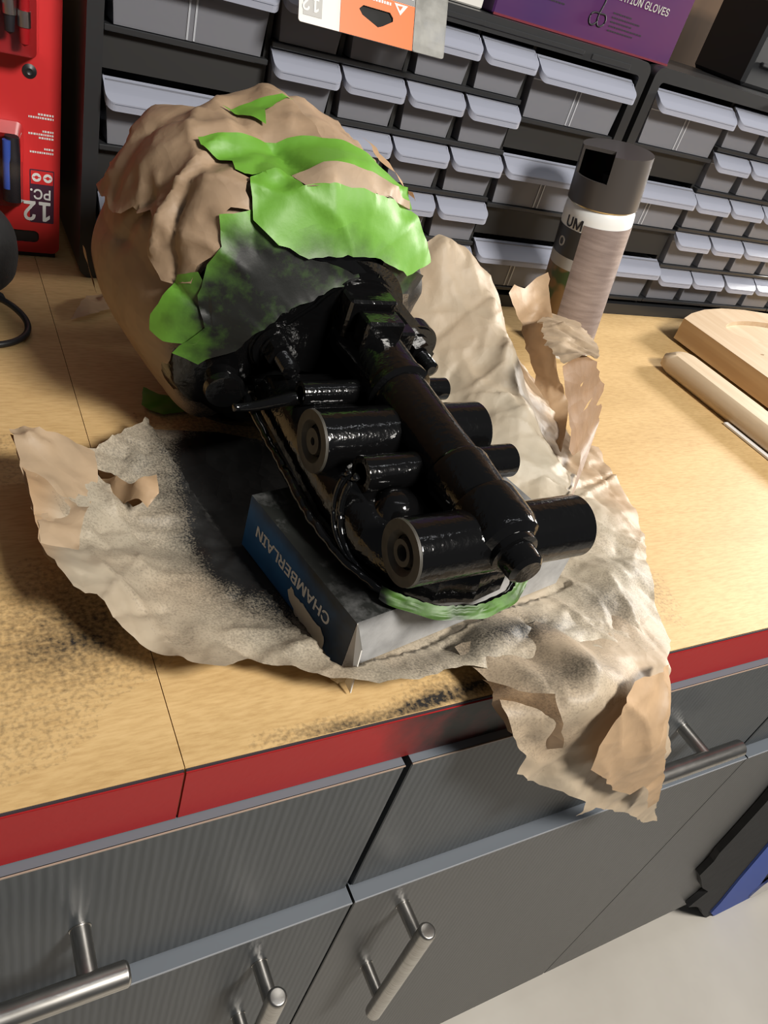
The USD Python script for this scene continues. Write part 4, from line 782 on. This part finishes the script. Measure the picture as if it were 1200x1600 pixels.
# ------------------------------------------------------------------ things on top of the organizers
def tilted(name_label_cat, loc): return thing(*name_label_cat, loc)
pk = thing('blade_pack', 'orange, white and clear blade pack hanging over the front of the organizer', 'packaging', (.30, .62, .245))
PO = A([.2435, .6080, .2245]); pex = A([.1275, .004, -.0015]); pex /= np.linalg.norm(pex); pey = A([.0, .40, .9165]); pey = pey - (pey @ pex) * pex; pey /= np.linalg.norm(pey); pen = np.cross(pey, pex) * -1
pen = np.cross(pex, pey)                     # towards the viewer
def pp(a, b, c=0.): return PO + a * pex + b * pey + c * pen
slot = Polygon([(.0490, .0185), (.0525, .0215), (.0760, .0215), (.0790, .0185), (.0790, .0160), (.0700, .0110), (.0660, .0095), (.0520, .0150)])
pkpoly = rrect(0, 0, .1285, .11, .002).difference(slot)
part(pk, 'card', extrude(pkpoly.intersection(Polygon([(0, 0), (.098, 0), (.098, .11), (0, .11)])), .0008, pp(0, 0, -.0009), pex, pey, pen), 'white_card')
part(pk, 'film', extrude(rrect(.0985, .0, .1285, .11, .002), .0015, pp(0, 0, -.0012), pex, pey, pen), 'cloudy_film', label='clear plastic end')
part(pk, 'printed_panel', extrude(Polygon([(.0335, .0), (.0980, .0), (.0980, .0300), (.0335, .0300)]).difference(slot), .0002, pp(0, 0, 0), pex, pey, pen), 'orange_print', label='orange printed panel')
part(pk, 'printed_panel', extrude(Polygon([(.0335, .0303), (.0980, .0303), (.0980, .0700), (.0335, .0700)]), .0002, pp(0, 0, 0), pex, pey, pen), 'grey_print', label='grey printed panel')
part(pk, 'printed_panel', extrude(Polygon([(.0035, .0050), (.0185, .0050), (.0185, .0700), (.0035, .0700)]), .0002, pp(0, 0, 0), pex, pey, pen), 'pale_grey_card', label='pale grey printed panel')
part(pk, 'hang_slot', extrude(slot.buffer(.0006), .0006, pp(0, 0, -.0022), pex, pey, pen), 'dark_gap')
tri = Polygon([(.0790, .0290), (.0915, .0290), (.0850, .0215)]).difference(Polygon([(.0820, .0275), (.0870, .0278), (.0845, .0245)]))
part(pk, 'emblem', extrude(tri, .0002, pp(0, 0, .0002), pex, pey, pen), 'white_print', label='white triangular emblem')
part(pk, 'lettering', text('12', .0085, pp(.0170, .0165, .0002), -pex, -pey, True, .0002), 'white_print')
for b_, a0, a1 in ((.0262, .0480, .0760), (.0300, .0480, .0700), (.0340, .0740, .0950), (.0385, .0780, .0950)):
    x = a0; sg = []; rr_ = random.Random(int(b_ * 1e5))
    while x < a1:
        l = rr_.uniform(.0012, .0026); sg.append(extrude(Polygon([(x, b_), (x + l, b_), (x + l, b_ + .0020), (x, b_ + .0020)]), .0002, pp(0, 0, .0002), pex, pey, pen)); x += l + .0006
    part(pk, 'small_print', sg, 'white_print')
gb = thing('glove_box', 'purple glove carton standing on top of the organizers', 'box', (.56, .70, .259))
GX0, GX1, GY, GZ = .4360, .6555, .6600, .2595
part(gb, 'carton', box(GX0, GY, GZ, GX1, GY + .105, GZ + .125, .0015), 'purple_print')
part(gb, 'bottom_edge', box(GX0 + .001, GY - .0003, GZ, GX1 - .001, GY + .001, GZ + .0018), 'maroon_edge', label='dark red bottom edge')
part(gb, 'lettering', text('EXAMINATION GLOVES', .0060, (.5330, GY - .0002, .2975), (1, 0, 0), (0, 0, 1), True, .0003, 1.0), 'pale_grey_card')
lg = smooth_path([(.550, .0, .2970), (.5492, 0, .2880), (.5482, 0, .2780), (.5500, 0, .2745), (.5550, 0, .2745), (.5580, 0, .2790), (.5560, 0, .2830), (.5500, 0, .2835), (.5440, 0, .2835), (.5395, 0, .2815), (.5390, 0, .2765), (.5425, 0, .2735), (.5470, 0, .2750), (.5490, 0, .2790)], 70)
lg[:, 1] = GY - .0004; part(gb, 'emblem', tube(lg, .0008, 6), 'dark_print', True, label='dark looping emblem')
for z, x0, x1 in ((.2865, .5640, .5860), (.2830, .5640, .5980), (.2795, .5640, .5900), (.2760, .5640, .6040), (.2725, .5640, .5960), (.2850, .4500, .5000), (.2810, .4500, .5060)):
    x = x0; sg = []; rr_ = random.Random(int(z * 1e5))
    while x < x1:
        l = rr_.uniform(.0015, .0035); sg.append(box(x, GY - .0002, z, x + l, GY, z + .0012)); x += l + .0007
    part(gb, 'small_print', sg, 'dark_print')
wc = thing('small_carton', 'small white carton beside the purple glove box', 'box', (.40, .69, .259))
part(wc, 'carton', box(.372, .668, .2595, .4300, .735, .310, .0012), 'white_card')
part(wc, 'printed_panel', box(.380, .6676, .266, .405, .6681, .300), 'pale_grey_card')
dk = thing('tool_case', 'dark grey plastic case standing on the far organizer', 'case', (.86, .72, .259))
part(dk, 'case', box(.832, .715, .2595, 1.06, .80, .345, .004), 'black_plastic')
part(dk, 'lid', box(.836, .711, .312, 1.06, .80, .335, .003), 'black_plastic')
part(dk, 'latch', [box(.845, .7095, .283, .90, .715, .287, .001), box(.92, .7095, .283, .96, .715, .30, .001)], 'organizer_black')

# ------------------------------------------------------------------ scraps on the bench
tg = thing('tape_scrap', 'dark green scrap of masking tape on the bench behind the paper', 'tape', (.13, .45, .001))
v, t = patch([(.116, .447, .003), (.121, .466, .006), (.130, .459, .004), (.150, .452, .003), (.152, .441, .002), (.128, .436, .002)], [], (0, 0, 0), (1, 0, 0), (0, 1, 0), .002, ((.008, .0012, 1),), 81, floor=on_bench)
part(tg, 'scrap', (v, t), 'green_tape', True, attrs={'spray': 0 * v[:, 0] + .12})
pg_ = thing('paper_scrap', 'small brown paper scrap lying on the bench left of the booster', 'paper', (.11, .585, .001))
v, t = patch([(.088, .566, .002), (.104, .572, .004), (.124, .588, .003), (.122, .612, .004), (.106, .604, .005), (.098, .584, .006)], [], (0, 0, 0), (1, 0, 0), (0, 1, 0), .002, ((.01, .0014, 1),), 82, floor=on_bench)
part(pg_, 'scrap', (v, t), 'kraft_paper', True, attrs={'spray': 0 * v[:, 0], 'dust': 0 * v[:, 0] + .1})

# ------------------------------------------------------------------ black and blue bag on the floor at the right
bg = thing('tool_bag', 'black fabric bag with a blue trim slumped against the right end of the cabinets', 'bag', (1.0, .15, -T))
bd = Polygon(ragged([(.690, -.250), (.700, -.290), (.713, -.366), (.730, -.463), (.790, -.535), (.826, -.568), (.815, -.605), (.845, -.625), (.890, -.668), (.930, -.715), (.955, -T), (1.40, -T), (1.40, -.250)], step=.03, amp=.002, seed=2)).buffer(0)
part(bg, 'front', extrude(bd, .0075, (0, .1497, 0), (1, 0, 0), (0, 0, 1), (0, 1, 0)), 'black_cloth')
part(bg, 'body', box(.945, .157, -T, 1.40, .36, -.26, .02), 'black_cloth')
tr = Polygon([(.937, -.706), (.925, -.662), (.890, -.570), (.8526, -.459), (.820, -.360), (.930, -.360), (.950, -.470), (.985, -.600), (1.035, -.690), (1.075, -.7385), (1.010, -.7395), (.968, -.738)])
part(bg, 'trim', extrude(tr, .003, (0, .1468, 0), (1, 0, 0), (0, 0, 1), (0, 1, 0)), 'blue_fabric', label='blue trim band')
part(bg, 'plate', extrude(rrect(1.03, -.728, 1.16, -.655, .025), .003, (0, .1440, 0), (1, 0, 0), (0, 0, 1), (0, 1, 0)), 'chrome', 30, label='grey metal plate')
